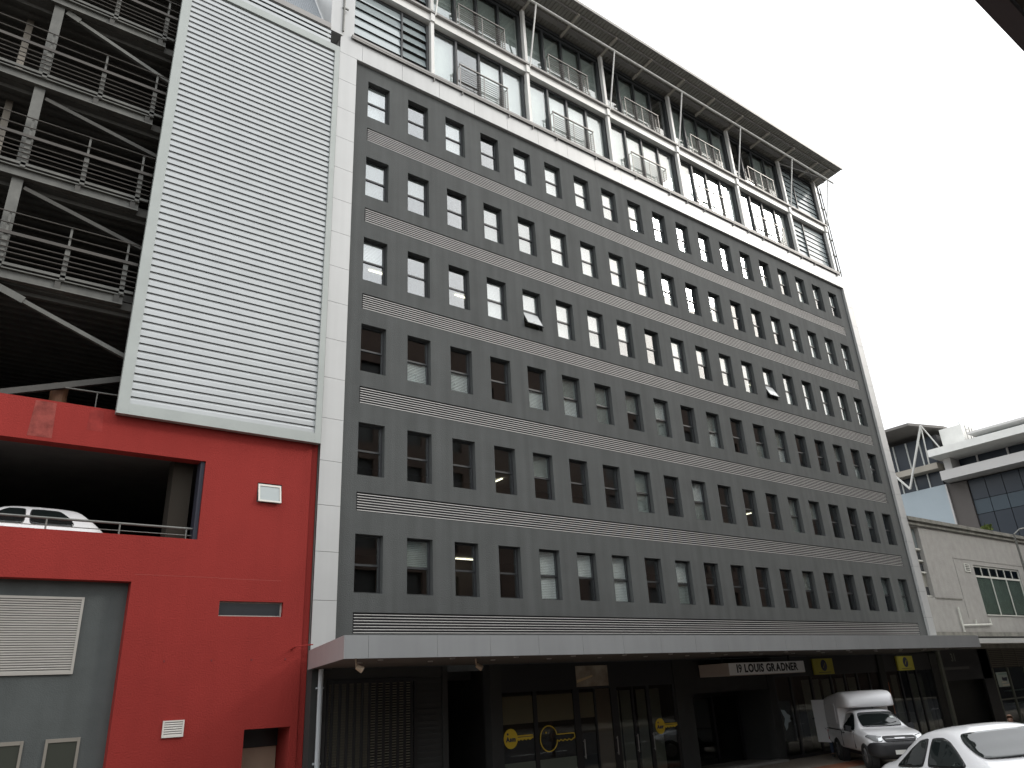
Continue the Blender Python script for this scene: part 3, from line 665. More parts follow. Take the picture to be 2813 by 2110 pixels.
# silver louvre screen (stands proud of the red wall)
YP = -.22
sfm = MB()
SX0, SX1, SZ0, SZ1 = -6.11, -1.16, 9.19, 23.30
sfm.box(SX0, SX0+.25, YP, YP+.16, SZ0, SZ1).box(SX1-.17, SX1, YP, YP+.16, SZ0, SZ1).box(SX0+.251, SX1-.171, YP, YP+.16, SZ0, SZ0+.27).box(SX0+.251, SX1-.171, YP, YP+.16, SZ1-.27, SZ1).box(SX0+.02, SX1-.02, YP+.161, YP+.21, SZ0+.02, SZ1-.02)
scn = put('louvre_screen', sfm, SCRFRAME, CP)
ns = 68; h = (SZ1-SZ0-.54)/ns
me = MB(); L = SX1-SX0-.42
me.v = [(0, .01, 0), (L, .01, 0), (L, .05, h*.985), (0, .05, h*.985), (0, .012, h*.55), (L, .012, h*.55), (0, .045, .0), (L, .045, .0)]
me.f = [(0, 1, 5, 4), (4, 5, 2, 3), (0, 6, 7, 1)]
me = me.mesh('slat'); me.materials.append(SCREEN)
for k in range(ns): put('slat', me, None, scn, (SX0+.25, YP+.03, SZ0+.27+k*h))
me2 = MB(); me2.v = list((x*1.0, y, z) for x, y, z in [(0, .01, 0), (4.5, .01, 0), (4.5, .105, .19), (0, .105, .19), (0, .01, .12), (4.5, .01, .12)]); me2.f = [(0, 1, 5, 4), (4, 5, 2, 3)]
me2 = me2.mesh('slat'); me2.materials.append(SCREEN)
for k in range(3): put('slat', me2, None, scn, (-6.0, YP+.0, SZ1+.01+k*.2))
put('gutter', MB().box(-6.1, -1.52, YP-.02, YP+.30, SZ1+.62, SZ1+.84), STEELD, CP)
put('screen_head_backing', MB().box(-6.0, -1.52, YP+.12, YP+.2, SZ1+.005, SZ1+.615), SCRFRAME, CP)
rv = MB(); nx = 44; x0 = -3.25
pf = []
for k in range(nx):
    xx = x0+k*.04; pf.append((xx, 0 if k % 2 == 0 else .018))
for (y, z) in ((.18, SZ1+.86), (1.8, 27.5)): rv.v += [(a, y-b, z+b) for a, b in pf]
rv.f = [(k, k+1, nx+k+1, nx+k) for k in range(nx-1)]
put('ribbed_roof', rv, mat('blue_grey_sheet', (.16, .18, .20), .45, .2, var=.08), CP)

# ================================================================== PLASTER BUILDING (right)
PB = thing('plaster_building', 'low grey plastered building with heavy cornice and white framed windows beside the office block', 'building', (40, 0, 0))
holes = [(30.60, 31.38, 6.14, 9.68, .22), (36.60, 42.50, 5.34, 8.02, .14), (45.0, 50.5, 5.34, 8.02, .14)]
put('wall', hole_wall(30.30, 56, 4.50, 9.73, holes, 0, .2), PLAST, PB)
put('side_wall', MB().box(30.30, 30.5, .25, 12, .1, 9.9), PLAST, PB)
put('side_wall', MB().box(55.8, 56, .01, 12, .1, 9.9), PLAST, PB)
put('roof', MB().box(30.3, 56, .05, 12, 9.75, 9.9), CONCL, PB)
put('cornice', MB().ext([(0, 0)], 0, 0) if False else MB().box(30.29, 56.1, -.10, .02, 9.73, 9.93).box(30.29, 56.1, -.20, .05, 9.931, 10.0).box(30.29, 56.1, -.16, .3, 10.001, 10.13), CORN, PB)
STRW = mat('white_putty_frame', (.60, .60, .55), .5, var=.08)
stair = put('stair_window', MB().box(30.6, 31.38, .215, .225, 6.14, 9.68), mat('stair_infill', (.36, .35, .30), .8, var=.15), PB)
for z0, z1 in ((8.52, 9.62), (7.94, 8.46), (7.36, 7.86), (6.20, 6.70)):
    put('pane', MB().box(30.72, 31.28, .17, .2, z0+.06, z1-.04), mat('dark_pane', (.03, .035, .04), .15, coat=.4) if z0 < 8 else mat('sky_pane', (.18, .21, .21), .12, coat=.6), stair)
    put('sill', MB().box(30.66, 31.34, .10, .21, z0-.02, z0+.05), STRW, stair)
def casement(x0, x1, z0, zt, z1):
    f = MB(); y0, y1 = .05, .10
    f.box(x0, x1, y0, y1, z1-.07, z1).box(x0, x1, y0, y1, zt-.05, zt+.05).box(x0, x1, y0-.10, y1, z0, z0+.05)
    n = 3; wdt = (x1-x0)/n
    for k in range(n+1):
        a = x0+k*wdt; a0, a1 = (a, a+.06) if k == 0 else (a-.06, a) if k == n else (a-.035, a+.035)
        f.box(a0, a1, y0, y1, z0+.051, zt-.051).box(a0, a1, y0, y1, zt+.051, z1-.071)
    for k in range(n): f.box(x0+(k+.5)*wdt-.03, x0+(k+.5)*wdt+.03, y0, y1, zt+.051, z1-.071)
    o = put('window', f, STRW, PB)
    for k in range(n):
        put('pane', MB().box(x0+k*wdt+.04, x0+(k+1)*wdt-.04, .07, .078, z0+.06, zt-.05), GREENG, o)
        put('blind', MB().quad((x0+k*wdt+.04, .115, z0+.1), (x0+(k+1)*wdt-.04, .115, z0+.1), (x0+(k+1)*wdt-.04, .115, zt-.05), (x0+k*wdt+.04, .115, zt-.05)), mat('green_grey_blind', (.18, .195, .182), .8, var=.15, vscale=1.5), o)
        for q in (0, .5):
            put('pane', MB().box(x0+(k+q)*wdt+.05, x0+(k+q+.5)*wdt-.05, .07, .078, zt+.06, z1-.07), GREENG, o)
GREENG = glass('green_window_glass', .05, (.82, .87, .84))
casement(36.62, 42.48, 5.36, 7.43, 8.0); casement(45.02, 50.48, 5.36, 7.43, 8.0)
put('interior_wall', MB().box(31.5, 55.7, .8, .9, 4.5, 9.7), INT, PB)
pv = put('air_brick', MB().box(35.47, 36.08, -.04, 0, 7.60, 8.03), STRW, PB)
for k in range(4): put('slot', MB().box(35.54, 36.0, -.046, -.041, 7.67+k*.09, 7.71+k*.09), BLACK, pv)
put('render_ridge', MB().box(34.4, 44.8, -.018, -.001, 8.26, 8.30).box(34.4, 34.45, -.018, -.001, 5.2, 8.259), PLAST, PB)
put('render_ridge', MB().box(31.35, 34.2, -.03, -.001, 6.10, 6.15), CORN, PB)
put('waste_pipe', MB().tube((33.33, -.08, 4.5), (33.33, -.08, 5.72), .045).tube((33.33, -.08, 4.83), (36.66, -.08, 4.90), .045).tube((36.62, -.08, 4.9), (36.62, -.08, 5.2), .04).tube((34.9, -.08, 4.87), (34.9, -.08, 5.12), .04), STRW, PB)
put('string_course', MB().box(30.3, 56, -.07, .1, 4.30, 4.50), CORN, PB)
put('veranda_roof', MB().box(26.15, 56, -3.0, -.02, 3.80, 3.955), WHITEP, PB)  # unseen left end stretched behind the canopy to shade the second yellow sign
put('veranda_fascia', MB().box(26.14, 56, -3.04, -3.003, 3.76, 3.965), WHITEP, PB)
put('veranda_beam', MB().box(27.96, 56, -2.0, -1.8, 3.60, 3.795), CORN, PB)
# ground floor of the plaster building
put('shop_wall', MB().box(30.30, 56, .3, .4, .12, 4.3), DARKW, PB)
put('wall_panel', MB().box(29.45, 34.6, -.29, -.26, 2.3, 3.79), BLACK, PB)
put('wall_panel', MB().box(29.3, 29.5, -.42, -.3, .12, 3.79), mat('green_grey_post', (.16, .17, .14), .6), PB)
put('wall_panel', MB().box(33.6, 34.7, -.29, -.2, .12, 3.79), BLACK, PB)
for q, ch in enumerate('31'):
    tm = text_mesh(ch, .5, .01, .004); tm.materials.append(mat('dim_lettering', (.18, .19, .17), .6))
    put('house_number', tm, None, PB, (30.78+.27*q, -.30, 3.3), rot=(math.pi/2, 0, 0))
put('name_strip', MB().box(29.65, 32.3, -.30, -.292, 2.78, 2.90), mat('dim_strip', (.10, .10, .10), .7), PB)
sh = put('shutter', MB().box(34.75, 48, -.24, -.2, 2.75, 3.79), mat('brown_shutter_back', (.05, .045, .04), .8), PB)
for k in range(11): put('slat', MB().box(34.8, 48, -.27, -.241, 2.80+k*.09, 2.85+k*.09), mat('brown_slat', (.14, .125, .10), .7), sh)
for k in range(8): put('post', MB().box(34.8+k*1.6, 34.86+k*1.6, -.29, -.271, 2.75, 3.79), mat('brown_slat', (.14, .125, .10), .7), sh)
sw = put('shop_window', MB().box(34.75, 34.85, -.3, -.2, .12, 2.74).box(36.5, 36.6, -.3, -.2, .12, 2.74).box(38.5, 38.6, -.3, -.2, .12, 2.74).box(34.86, 48, -.3, -.2, 1.25, 1.31), mat('green_grey_post', (.16, .17, .14), .6), PB)
for a, b in ((34.86, 36.5), (36.6, 38.5), (38.6, 41)): put('pane', MB().box(a, b, -.25, -.24, .13, 2.74), SHOPG, sw)
put('display_shelf', MB().box(36.7, 40.5, .0, .25, 1.6, 1.66).box(36.7, 40.5, .0, .25, 1.0, 1.05), mat('teal_shelf', (.25, .33, .30), .6), sw)
s = thing('notice_board_sign', 'small white and green rental sign hanging by the plaster building shop window', 'sign', (35.5, -.34, 1.85))
put('board', MB().box(34.9, 36.1, -.36, -.33, 1.86, 2.54), mat('pale_green_board', (.50, .58, .54), .6), s)
put('header', MB().box(35.1, 36.05, -.366, -.361, 2.42, 2.49), mat('teal_print', (.30, .45, .42), .6), s)
put('picture', MB().ext([(35.35, 2.2), (35.45, 2.14), (35.9, 2.12), (35.98, 2.3), (35.6, 2.28), (35.42, 2.32)], -.366, -.361), NAVY, s)
for z, L in ((2.03, .5), (1.90, .8)): put('line', MB().box(35.25, 35.25+L, -.366, -.361, z, z+.07), mat('cream_print', (.75, .73, .62), .6), s)

# rooftop plant and street lamp
LEAF = mat('leaf_green', (.12, .16, .03), .7, var=.3, vscale=6)
pt = thing('rooftop_plant', 'small yellow green weed growing on the plaster building cornice', 'plant', (39.9, .05, 10.13))
lv = MB()
for k in range(160):
    c = Vector((39.9+random.gauss(0, .2), .05+random.gauss(0, .12), 10.16+abs(random.gauss(0, .15))))
    a = Vector((random.uniform(-1, 1), random.uniform(-1, 1), random.uniform(-1, 1))).normalized()*.09; b = a.cross(Vector((random.random(), random.random(), random.random()))).normalized()*.05
    lv.quad(c-a, c-b, c+a, c+b)
put('foliage', lv, LEAF, pt)
st = MB()
for k in range(5): st.tube((39.9, .05, 10.1), (39.7+.1*k, .05, 10.35), .012, 5)
put('stem', st, CORN, pt)
sl = thing('street_lamp', 'slim grey street lamp with curved arm in front of plaster building', 'street lamp', (35.8, -2.7, .12))
pm = MB().tube((35.8, -2.7, .12), (35.8, -2.7, 1.2), .09, 10, .085).tube((35.8, -2.7, 1.2), (35.8, -2.7, 9.1), .075, 10, .05)
put('pole', pm, GALV, sl)
put('arm', MB().tube((35.8, -2.7, 9.1), (36.2, -2.9, 9.38), .04).tube((36.2, -2.9, 9.38), (37.2, -3.3, 9.52), .035), GALV, sl)
put('lamp_head', MB().beam((37.1, -3.26, 9.52), (37.9, -3.6, 9.55), .24, .12), GALV, sl)
put('lens', MB().beam((37.25, -3.32, 9.455), (37.8, -3.56, 9.48), .2, .03), mat('lamp_lens', (.5, .5, .45), .2), sl)

# ================================================================== GLASS BUILDING (far right)
GB = thing('glass_building', 'distant modern block with white slab bands, dark glass walls and braced rooftop pavilion', 'building', (70, 8, 0))
BLUEW = mat('pale_blue_wall', (.36, .42, .46), .7, var=.06, vscale=.3)
FARG = mat('dark_curtain_glass', (.016, .024, .036), .30, spec=.35)
FARS = mat('spandrel_glass', (.035, .055, .072), .35, spec=.4)
SLABW = mat('pale_slab', (.52, .51, .50), .7, var=.06, vscale=.4)
put('wall', MB().box(65, 65.4, 11.95, 26, 0, 18.8), BLUEW, GB)
put('pier', MB().box(65.1, 66, 10.15, 11.94, 0, 18.72), mat('brown_pier', (.10, .09, .085), .8), GB)
put('edge_trim', MB().box(64.9, 65.1, 11.86, 12.0, 0, 18.75), SLABW, GB)
core = put('core', MB().box(66.6, 84, -28, 26, 0, 21.0), mat('core_dark', (.06, .06, .065), .8), GB)
for z0, z1, mm in ((16.9, 18.7, FARG), (15.6, 16.85, FARS), (12.6, 15.55, FARG), (11.2, 12.55, FARS), (8.0, 11.15, FARG)):
    y = 10.1
    while y > -26:
        put('pane', MB().box(65.30, 65.38, y-1.36, y, z0, z1), mm, GB)
        y -= 1.42
put('curtain_wall_backing', MB().box(65.4, 66.55, -28, 10.14, 0, 18.8), JOINT, GB)
put('slab_band', MB().prism([(63.4, 11.5), (63.4, -28), (66.5, -28), (66.5, 11.9)], 18.85, 19.70), SLABW, GB)
put('slab_band', MB().prism([(62.6, 11.75), (62.6, -28), (66.5, -28), (66.5, 11.9)], 21.02, 21.68), WHITEP, GB)
put('balcony_wall', MB().box(66.2, 66.5, -28, 10.7, 19.71, 21.01), FARG, GB)
put('balcony_pier', MB().box(64.5, 66.4, 10.75, 11.4, 19.71, 21.0), SLABW, GB)
for k in range(10): put('mullion', MB().box(66.05, 66.18, 9.0-k*2.6, 9.15-k*2.6, 19.72, 21.0), SLABW, GB)
y = 8.5
while y > -25:
    put('pane', MB().box(66.0, 66.1, y-1.3, y, 21.70, 22.62), mat('sky_glass', (.20, .26, .27), .1, coat=.7), GB); y -= 1.36
put('upper_roof', MB().box(64.6, 72, -28, 8.75, 22.66, 22.86), SLABW, GB)
put('plant_room', MB().box(65.2, 72, 9.3, 11.3, 21.69, 23.95), WHITEP, GB)
# rooftop pavilion with V braces
PFR = mat('pavilion_frame', (.55, .57, .55), .5)
put('pavilion_floor', MB().box(64.4, 70, 11.95, 26, 20.30, 20.85), mat('tan_slab', (.40, .37, .32), .8), GB)
for z0, z1 in ((18.82, 20.28), (20.87, 23.7)):
    y = 25.0
    while y > 12.2:
        put('pane', MB().box(65.6, 65.66, y-1.15, y, z0, z1), FARG, GB); put('mullion', MB().box(65.5, 65.7, y+.01, y+.12, z0, z1), PFR, GB); y -= 1.28
put('pavilion_wall', MB().box(65.8, 70, 11.9, 26, 18.81, 23.8), mat('core_dark', (.06, .06, .065), .8), GB)
put('pavilion_roof', MB().prism([(62.2, 12.6), (66.5, 11.3), (70, 11.3), (70, 26), (62.2, 26)], 24.35, 24.6), mat('soffit_boards', (.17, .16, .15), .8, var=.1), GB)
for i, (a, b) in enumerate((((64.2, 14.85, 18.95), (63.2, 11.95, 24.3)), ((64.2, 14.85, 18.95), (63.2, 18.3, 24.3)), ((63.2, 11.95, 24.3), (65.3, 11.4, 21.7)), ((63.2, 11.95, 24.3), (64.8, 12.8, 20.9)))):
    put('brace', MB().tube(a, b, .10 if i < 2 else .06, 8), WHITEP, GB)
for k, (y, z) in enumerate(((9.7, 24.4), (9.3, 24.0), (9.0, 23.7), (8.8, 23.5))):
    put('antenna', MB().tube((66, y, 21.7), (66, y, z), .035, 5).beam((66, y-.2, z-.5), (66, y+.2, z-.5), .04, .04), GALV, GB)

# ================================================================== BRICK BUILDING behind the camera, with the veranda over the camera
BB = thing('brick_building', 'brown brick building across the street whose dark veranda eave shows at the upper right', 'building', (5, -24, 0))
BRN = mat('brown_brick', (.062, .038, .027), .9, var=.25, vscale=1.2, bump=.3, bscale=30)
holes = [(10.0+3.0*c, 11.4+3.0*c, 4.5+3.3*r, 6.4+3.3*r, .2) for c in range(32) for r in range(6)]
w_ = hole_wall(8, 108, .1, 25.6, holes, 0, .2)
for v in w_.vertices: v.co = Vector((v.co.x, -21.2-v.co.y, v.co.z))
put('wall', w_, BRN, BB)
put('dark_rooms', MB().box(8, 108, -24, -21.42, .1, 25.5), mat('room_dark', (.025, .024, .022), .6), BB)
put('low_wing', MB().box(-40, 7.9, -26, -21.2, .1, 8.0), BRN, BB)
put('veranda_roof', MB().box(-24, 46, -21.19, -17.60, 6.80, 6.92), mat('veranda_soffit', (.10, .085, .075), .8, var=.1), BB)
put('veranda_gutter', MB().box(-24, 46, -17.59, -17.46, 6.74, 6.93), mat('veranda_gutter_paint', (.09, .07, .08), .6), BB)
put('veranda_beam', MB().box(-24, 46, -17.85, -17.68, 6.70, 6.799), mat('veranda_beam_paint', (.04, .032, .034), .7), BB)

# ================================================================== VEHICLES
import numpy as np
CARW = mat('white_car_paint', (.84, .84, .85), .35, coat=1.0)
FIBRE = mat('white_fibreglass', (.83, .83, .84), .45, coat=.5)
TYRE = mat('tyre_rubber', (.018, .018, .018), .85)
RIM = mat('wheel_rim', (.45, .45, .46), .3, .8)
PLAS = mat('black_plastic', (.018, .018, .02), .55)
CARG = mat('car_glass', (.012, .016, .016), .03, spec=.8)
LAMP = mat('headlamp', (.55, .57, .58), .08, .5, coat=1.0)
CHROME = mat('chrome', (.65, .66, .67), .15, 1.0)
def chaikin(p, n=2, closed=False):
    for _ in range(n):
        q = [] if closed else [p[0]]
        rng = range(len(p)) if closed else range(len(p)-1)
        for i in rng:
            a = p[i]; b = p[(i+1) % len(p)]
            q += [tuple(a[k]*.75+b[k]*.25 for k in range(len(a))), tuple(a[k]*.25+b[k]*.75 for k in range(len(a)))]
        if not closed: q.append(p[-1])
        p = q
    return p
def loft(stations):
    """stations: (x, half ring from bottom centre to top centre)"""
    v = []; f = []; n = None
    for x, ring in stations:
        full = [(x, y, z) for y, z in ring] + [(x, -y, z) for y, z in reversed(ring[1:-1])]
        n = len(full); v += full
    for i in range(len(stations)-1):
        for k in range(n):
            f.append((i*n+k, i*n+(k+1) % n, (i+1)*n+(k+1) % n, (i+1)*n+k))
    f.append(tuple(range(n))); L = (len(stations)-1)*n; f.append(tuple(L+k for k in reversed(range(n))))
    mb = MB(); mb.v = v; mb.f = f; return mb
def tab(t, xs, sm=1):
    a = np.interp(xs, [p[0] for p in t], [p[1] for p in t])
    for _ in range(sm):
        b = a.copy(); b[1:-1] = (a[:-2]+2*a[1:-1]+a[2:])/4; a = b
    return a
def body_mesh(xs, top, zb, w, wr, zs, sm=2):
    xs = np.array(xs); T = tab(top, xs, sm); B = tab(zb, xs, sm); W = tab(w, xs, sm); R = tab(wr, xs, sm); S = tab(zs, xs, sm)
    st = []
    for i, x in enumerate(xs):
        t, b, ww, r, s = T[i], min(B[i], T[i]-.07), W[i], R[i], S[i]
        ring = [(0, s), (ww*.84, s), (ww*.965, s+.05), (ww*.985, s+.22), (ww, s+(b-s)*.62), (ww*.985, b-.05), (ww*.955, b), (r*1.015, b+(t-b)*.80), (r*.90, t-(t-b)*.05-.008), (r*.5, t-.002), (0, t)]
        st.append((float(x), chaikin(ring, 2)))
    return loft(st).mesh('body')
def cut_arches(o, spots, r, depth, W):
    for x, s in spots:
        c = MB().tube((x, s*(W+.2), r*.94), (x, s*(W-depth), r*.94), r*1.19, 28).mesh('c'); co = bpy.data.objects.new('c', c); COL.objects.link(co)
        md = o.modifiers.new('b', 'BOOLEAN'); md.object = co; md.operation = 'DIFFERENCE'; md.solver = 'EXACT'
        dg = bpy.context.evaluated_depsgraph_get(); me = bpy.data.meshes.new_from_object(o.evaluated_get(dg))
        o.modifiers.clear(); old = o.data; o.data = me; bpy.data.objects.remove(co)
        if not me.materials: me.materials.append(old.materials[0])
def overlay(name, bvh, poly, plane, sgn, m, parent, off=.010, th=.006, rnd=1):
    """a panel shaped by poly, wrapped on the body. plane 'xz' (from the side, sgn = +-1 in y), 'yz' (from the front)"""
    if rnd:
        q = []
        for i, a in enumerate(poly):
            b = poly[(i+1) % len(poly)]; q += [tuple(a[k]*.9+b[k]*.1 for k in (0, 1)), tuple(a[k]*.1+b[k]*.9 for k in (0, 1))]
        poly = chaikin(q, 2, True)
    bm = bmesh.new(); vs = [bm.verts.new((a, b, 0)) for a, b in poly]; bm.faces.new(vs)
    bmesh.ops.triangulate(bm, faces=bm.faces)
    for _ in range(6):
        lo = [e for e in bm.edges if e.calc_length() > .035]
        if not lo: break
        bmesh.ops.subdivide_edges(bm, edges=lo, cuts=1); bmesh.ops.triangulate(bm, faces=[f for f in bm.faces if len(f.verts) > 3])
    bad = []
    for v in bm.verts:
        a, b = v.co.x, v.co.y
        if plane == 'xz': og, d = Vector((a, sgn*3, b)), Vector((0, -sgn, 0))
        else: og, d = Vector((sgn*8, a, b)), Vector((-sgn, 0, 0))
        h = bvh.ray_cast(og, d)
        if h[0] is None: bad.append(v); continue
        v.co = h[0]-d*off*1.6
    if bad: bmesh.ops.delete(bm, geom=bad, context='VERTS')
    me = bpy.data.meshes.new(name); bm.normal_update(); bm.to_mesh(me); bm.free(); me.materials.append(m)
    o = put(name, me, None, parent, local=True); smooth(o, 60)
    md = o.modifiers.new('t', 'SOLIDIFY'); md.thickness = th; md.offset = 0
    return o
def bvh_of(me): return BVHTree.FromPolygons([v.co.copy() for v in me.vertices], [tuple(p.vertices) for p in me.polygons])
def wheel_meshes(r, wd):
    mb = MB(); n = 32; pr = [(r*.64, -wd/2), (r*.93, -wd/2), (r, -wd*.36), (r, wd*.36), (r*.93, wd/2), (r*.64, wd/2)]
    for k in range(n):
        a = 2*math.pi*k/n
        for rr, y in pr: mb.v.append((rr*math.cos(a), y, rr*math.sin(a)))
    for k in range(n):
        for j in range(len(pr)): mb.f.append((k*6+j, k*6+(j+1) % 6, ((k+1) % n)*6+(j+1) % 6, ((k+1) % n)*6+j))
    t = mb.mesh('tyre'); t.materials.append(TYRE)
    rb = MB().tube((0, -wd*.30, 0), (0, -wd*.10, 0), r*.645, 28).tube((0, -wd*.42, 0), (0, -wd*.30, 0), r*.16, 14)
    for k in range(6):
        a = 2*math.pi*k/6; rb.beam((r*.1*math.cos(a), -wd*.36, r*.1*math.sin(a)), (r*.6*math.cos(a), -wd*.33, r*.6*math.sin(a)), r*.16, .03, (0, 1, 0))
    rr = rb.mesh('rim'); rr.materials.append(RIM)
    return t, rr
def wheels(root, xs, W, r, wd):
    t, rr = wheel_meshes(r, wd)
    for x in xs:
        for s in (-1, 1):
            put('wheel_well', MB().tube((x, s*(W-.27), r*.94), (x, s*(W-.05), r*.94), r*1.185, 24), PLAS, root, local=True)
            o = put('wheel', t, None, root, (x, s*(W-.10), r), local=True); smooth(o)
            if s > 0: o.rotation_euler = (0, 0, math.pi)
            ri = put('rim', rr, None, o, local=True)
# ---------------- bakkie
def bakkie(loc, rz, scale):
    t = thing('pickup_truck', 'white pickup truck with tall rounded canopy and open rear door parked nose out', 'pickup truck', loc, rz)
    t.scale = (scale,)*3
    xs = [-1.15, -1.1, -.9, -.6, -.3, 0, .3, .48, .53, .58, .63, .7, .8, 1.0, 1.2, 1.4, 1.6, 1.7, 1.78, 1.86, 1.95, 2.05, 2.15, 2.25, 2.35, 2.42, 2.5, 2.6, 2.8, 3.0, 3.2, 3.35, 3.5, 3.6, 3.68, 3.75, 3.80, 3.84]
    top = [(-1.15, 1.0), (.5, 1.0), (.55, 1.05), (.62, 1.58), (.72, 1.64), (1.2, 1.675), (1.6, 1.65), (1.75, 1.59), (2.45, 1.145), (2.6, 1.115), (3.2, 1.06), (3.5, .99), (3.68, .92), (3.84, .78)]
    zb = [(-1.15, .95), (.5, .96), (1.0, 1.0), (2.3, 1.02), (2.6, .98), (3.4, .90), (3.84, .66)]
    w = [(-1.15, .86), (-.9, .89), (3.0, .91), (3.4, .89), (3.6, .84), (3.75, .76), (3.84, .68)]
    wr = [(-1.15, .84), (.5, .84), (.62, .62), (1.7, .61), (2.42, .74), (2.7, .80), (3.4, .78), (3.84, .60)]
    zs = [(-1.15, .50), (0, .42), (3.0, .42), (3.84, .48)]
    me = body_mesh(xs, top, zb, w, wr, zs, 1); me.materials.append(CARW)
    bv = bvh_of(me)
    b = put('body', me, None, t, local=True); cut_arches(b, [(x, s) for x in (0, 3.09) for s in (-1, 1)], .37, .26, .91); smooth(b, 50)
    wheels(t, (0, 3.09), .91, .37, .23)
    overlay('windscreen', bv, [(-.66, 1.16), (-.56, 1.575), (.56, 1.575), (.66, 1.16)], 'yz', 1, CARG, t, off=.03, rnd=1)
    for s in (-1, 1):
        overlay('side_window', bv, [(.86, 1.06), (.86, 1.54), (1.55, 1.56), (1.70, 1.50), (2.18, 1.10), (2.1, 1.06)], 'xz', s, CARG, t, rnd=1)
        o = overlay('headlight', bv, [(s*.49, .93), (s*.52, .81), (s*.74, .80), (s*.86, .92), (s*.80, .985)], 'yz', 1, LAMP, t, off=.012, th=.02, rnd=1)
        put('mirror', MB().beam((2.02, s*.92, 1.09), (2.06, s*1.10, 1.14), .10, .17), PLAS, t, local=True)
        put('door_handle', MB().box(.98, 1.14, s*.905-.02, s*.905+.02, .93, .965), PLAS, t, local=True)
        put('door_seam', MB().box(2.16, 2.175, s*.895-.012, s*.895+.012, .52, 1.0).box(.80, .812, s*.9-.012, s*.9+.012, .52, 1.0), PLAS, t, local=True)
    overlay('grille', bv, [(-.50, .94), (-.46, .79), (.46, .79), (.50, .94)], 'yz', 1, PLAS, t, off=.015, th=.02, rnd=1)
    gb = overlay('grille_bar', bv, [(-.44, .868), (-.44, .860), (.44, .860), (.44, .868)], 'yz', 1, RIM, t, off=.03, th=.015, rnd=0)
    gb = overlay('badge', bv, [(-.16, .895), (-.16, .855), (.16, .855), (.16, .895)], 'yz', 1, RIM, t, off=.035, th=.02, rnd=0)
    # black bumper wrapping the front corners
    st = []
    for x, ww, z0, z1 in ((3.44, .915, .40, .72), (3.6, .90, .36, .78), (3.78, .82, .34, .79), (3.92, .66, .36, .76), (3.96, .5, .42, .70)):
        st.append((x, chaikin([(0, z0), (ww*.9, z0), (ww, z0+.08), (ww, z1-.06), (ww*.93, z1), (0, z1)], 2)))
    o = put('bumper', loft(st), PLAS, t, local=True); smooth(o, 50)
    put('number_plate', MB().box(3.955, 3.968, -.26, .26, .44, .56), mat('plate_white', (.7, .7, .66), .5), t, local=True)
    for s in (-1, 1): put('fender_flare', MB().tube((3.09, s*.905, .35), (3.09, s*.935, .35), .475, 28), PLAS, t, local=True) if False else None
    put('wiper', MB().beam((2.46, -.5, 1.17), (2.30, .05, 1.27), .015, .02).beam((2.46, .0, 1.17), (2.30, .5, 1.27), .015, .02), PLAS, t, local=True)
    put('licence_disc', MB().beam((2.14, .45, 1.375), (2.06, .45, 1.43), .10, .006), mat('paper_disc', (.6, .65, .62), .6), t, local=True)
    put('aerial', MB().tube((1.62, .05, 1.655), (1.50, .05, 2.0), .008, 5), PLAS, t, local=True)
    # canopy
    st = []
    for x, zl, zt, ww, r in ((-1.14, 1.005, 2.04, .83, .70), (-1.10, 1.0, 2.07, .845, .73), (-.6, 1.0, 2.13, .855, .75), (0, 1.0, 2.18, .86, .75), (.5, 1.0, 2.22, .86, .75), (.58, 1.02, 2.225, .86, .75), (.64, 1.55, 2.23, .86, .75), (.70, 1.70, 2.23, .855, .75), (1.0, 1.715, 2.235, .85, .75), (1.3, 1.71, 2.22, .84, .73), (1.5, 1.712, 2.17, .81, .69), (1.62, 1.72, 2.10, .77, .63), (1.70, 1.735, 2.0, .71, .56), (1.74, 1.76, 1.90, .64, .5)):
        h = zt-zl
        st.append((x, chaikin([(0, zl), (ww*.95, zl), (ww, zl+.03), (ww*.995, zl+h*.55), (ww*.97, zt-h*.15), (r*1.04, zt-h*.045), (r*.8, zt-.006), (0, zt)], 2)))
    cme = loft(st).mesh('canopy'); cme.materials.append(FIBRE); cv = bvh_of(cme)
    c = put('canopy', cme, None, t, local=True); smooth(c, 60)
    for s in (-1, 1):
        overlay('canopy_panel', cv, [(-1.0, 1.15), (-1.0, 1.82), (.40, 1.86), (.42, 1.15)], 'xz', s, FIBRE, c, off=.010, th=.012, rnd=1)
        put('gap_strip', MB().box(-1.14, .56, s*.85-.02, s*.85+.02, .985, 1.005), PLAS, c, local=True)
    put('roof_vent', MB().tube((.15, .0, 2.175), (.15, 0, 2.22), .07, 14, .05), FIBRE, c, local=True)
    hinge = Vector((-1.16, -.80, 0)); d = Vector((-.80, -.45, 0)).normalized()
    dr = MB(); a = hinge; bq = hinge+d*.62; nrm = Vector((-d.y, d.x, 0))*.025
    dr.prism([(a-nrm).xy[:], (bq-nrm).xy[:], (bq+nrm).xy[:], (a+nrm).xy[:]], .50, 1.95)
    dd = put('rear_door', dr, FIBRE, t, local=True); dd['label'] = 'white canopy door swung open'
    put('door_latch', MB().tube((bq+nrm*1.5+Vector((0, 0, 1.3)))[:], (bq+nrm*4+Vector((0, 0, 1.3)))[:], .03), PLAS, dd, local=True)
    put('tail_light', MB().box(-1.165, -1.14, -.86, -.76, .62, .94), mat('red_lens', (.35, .02, .02), .2, coat=.5), t, local=True)
    put('tail_light', MB().box(-1.165, -1.14, .76, .86, .62, .94), mat('red_lens', (.35, .02, .02), .2, coat=.5), t, local=True)
    put('underbody', MB().box(-1.05, 3.6, -.62, .62, .28, .50), PLAS, t, local=True)
    return t
bakkie((17.76, -2.67, .122), math.radians(226.9), .965)
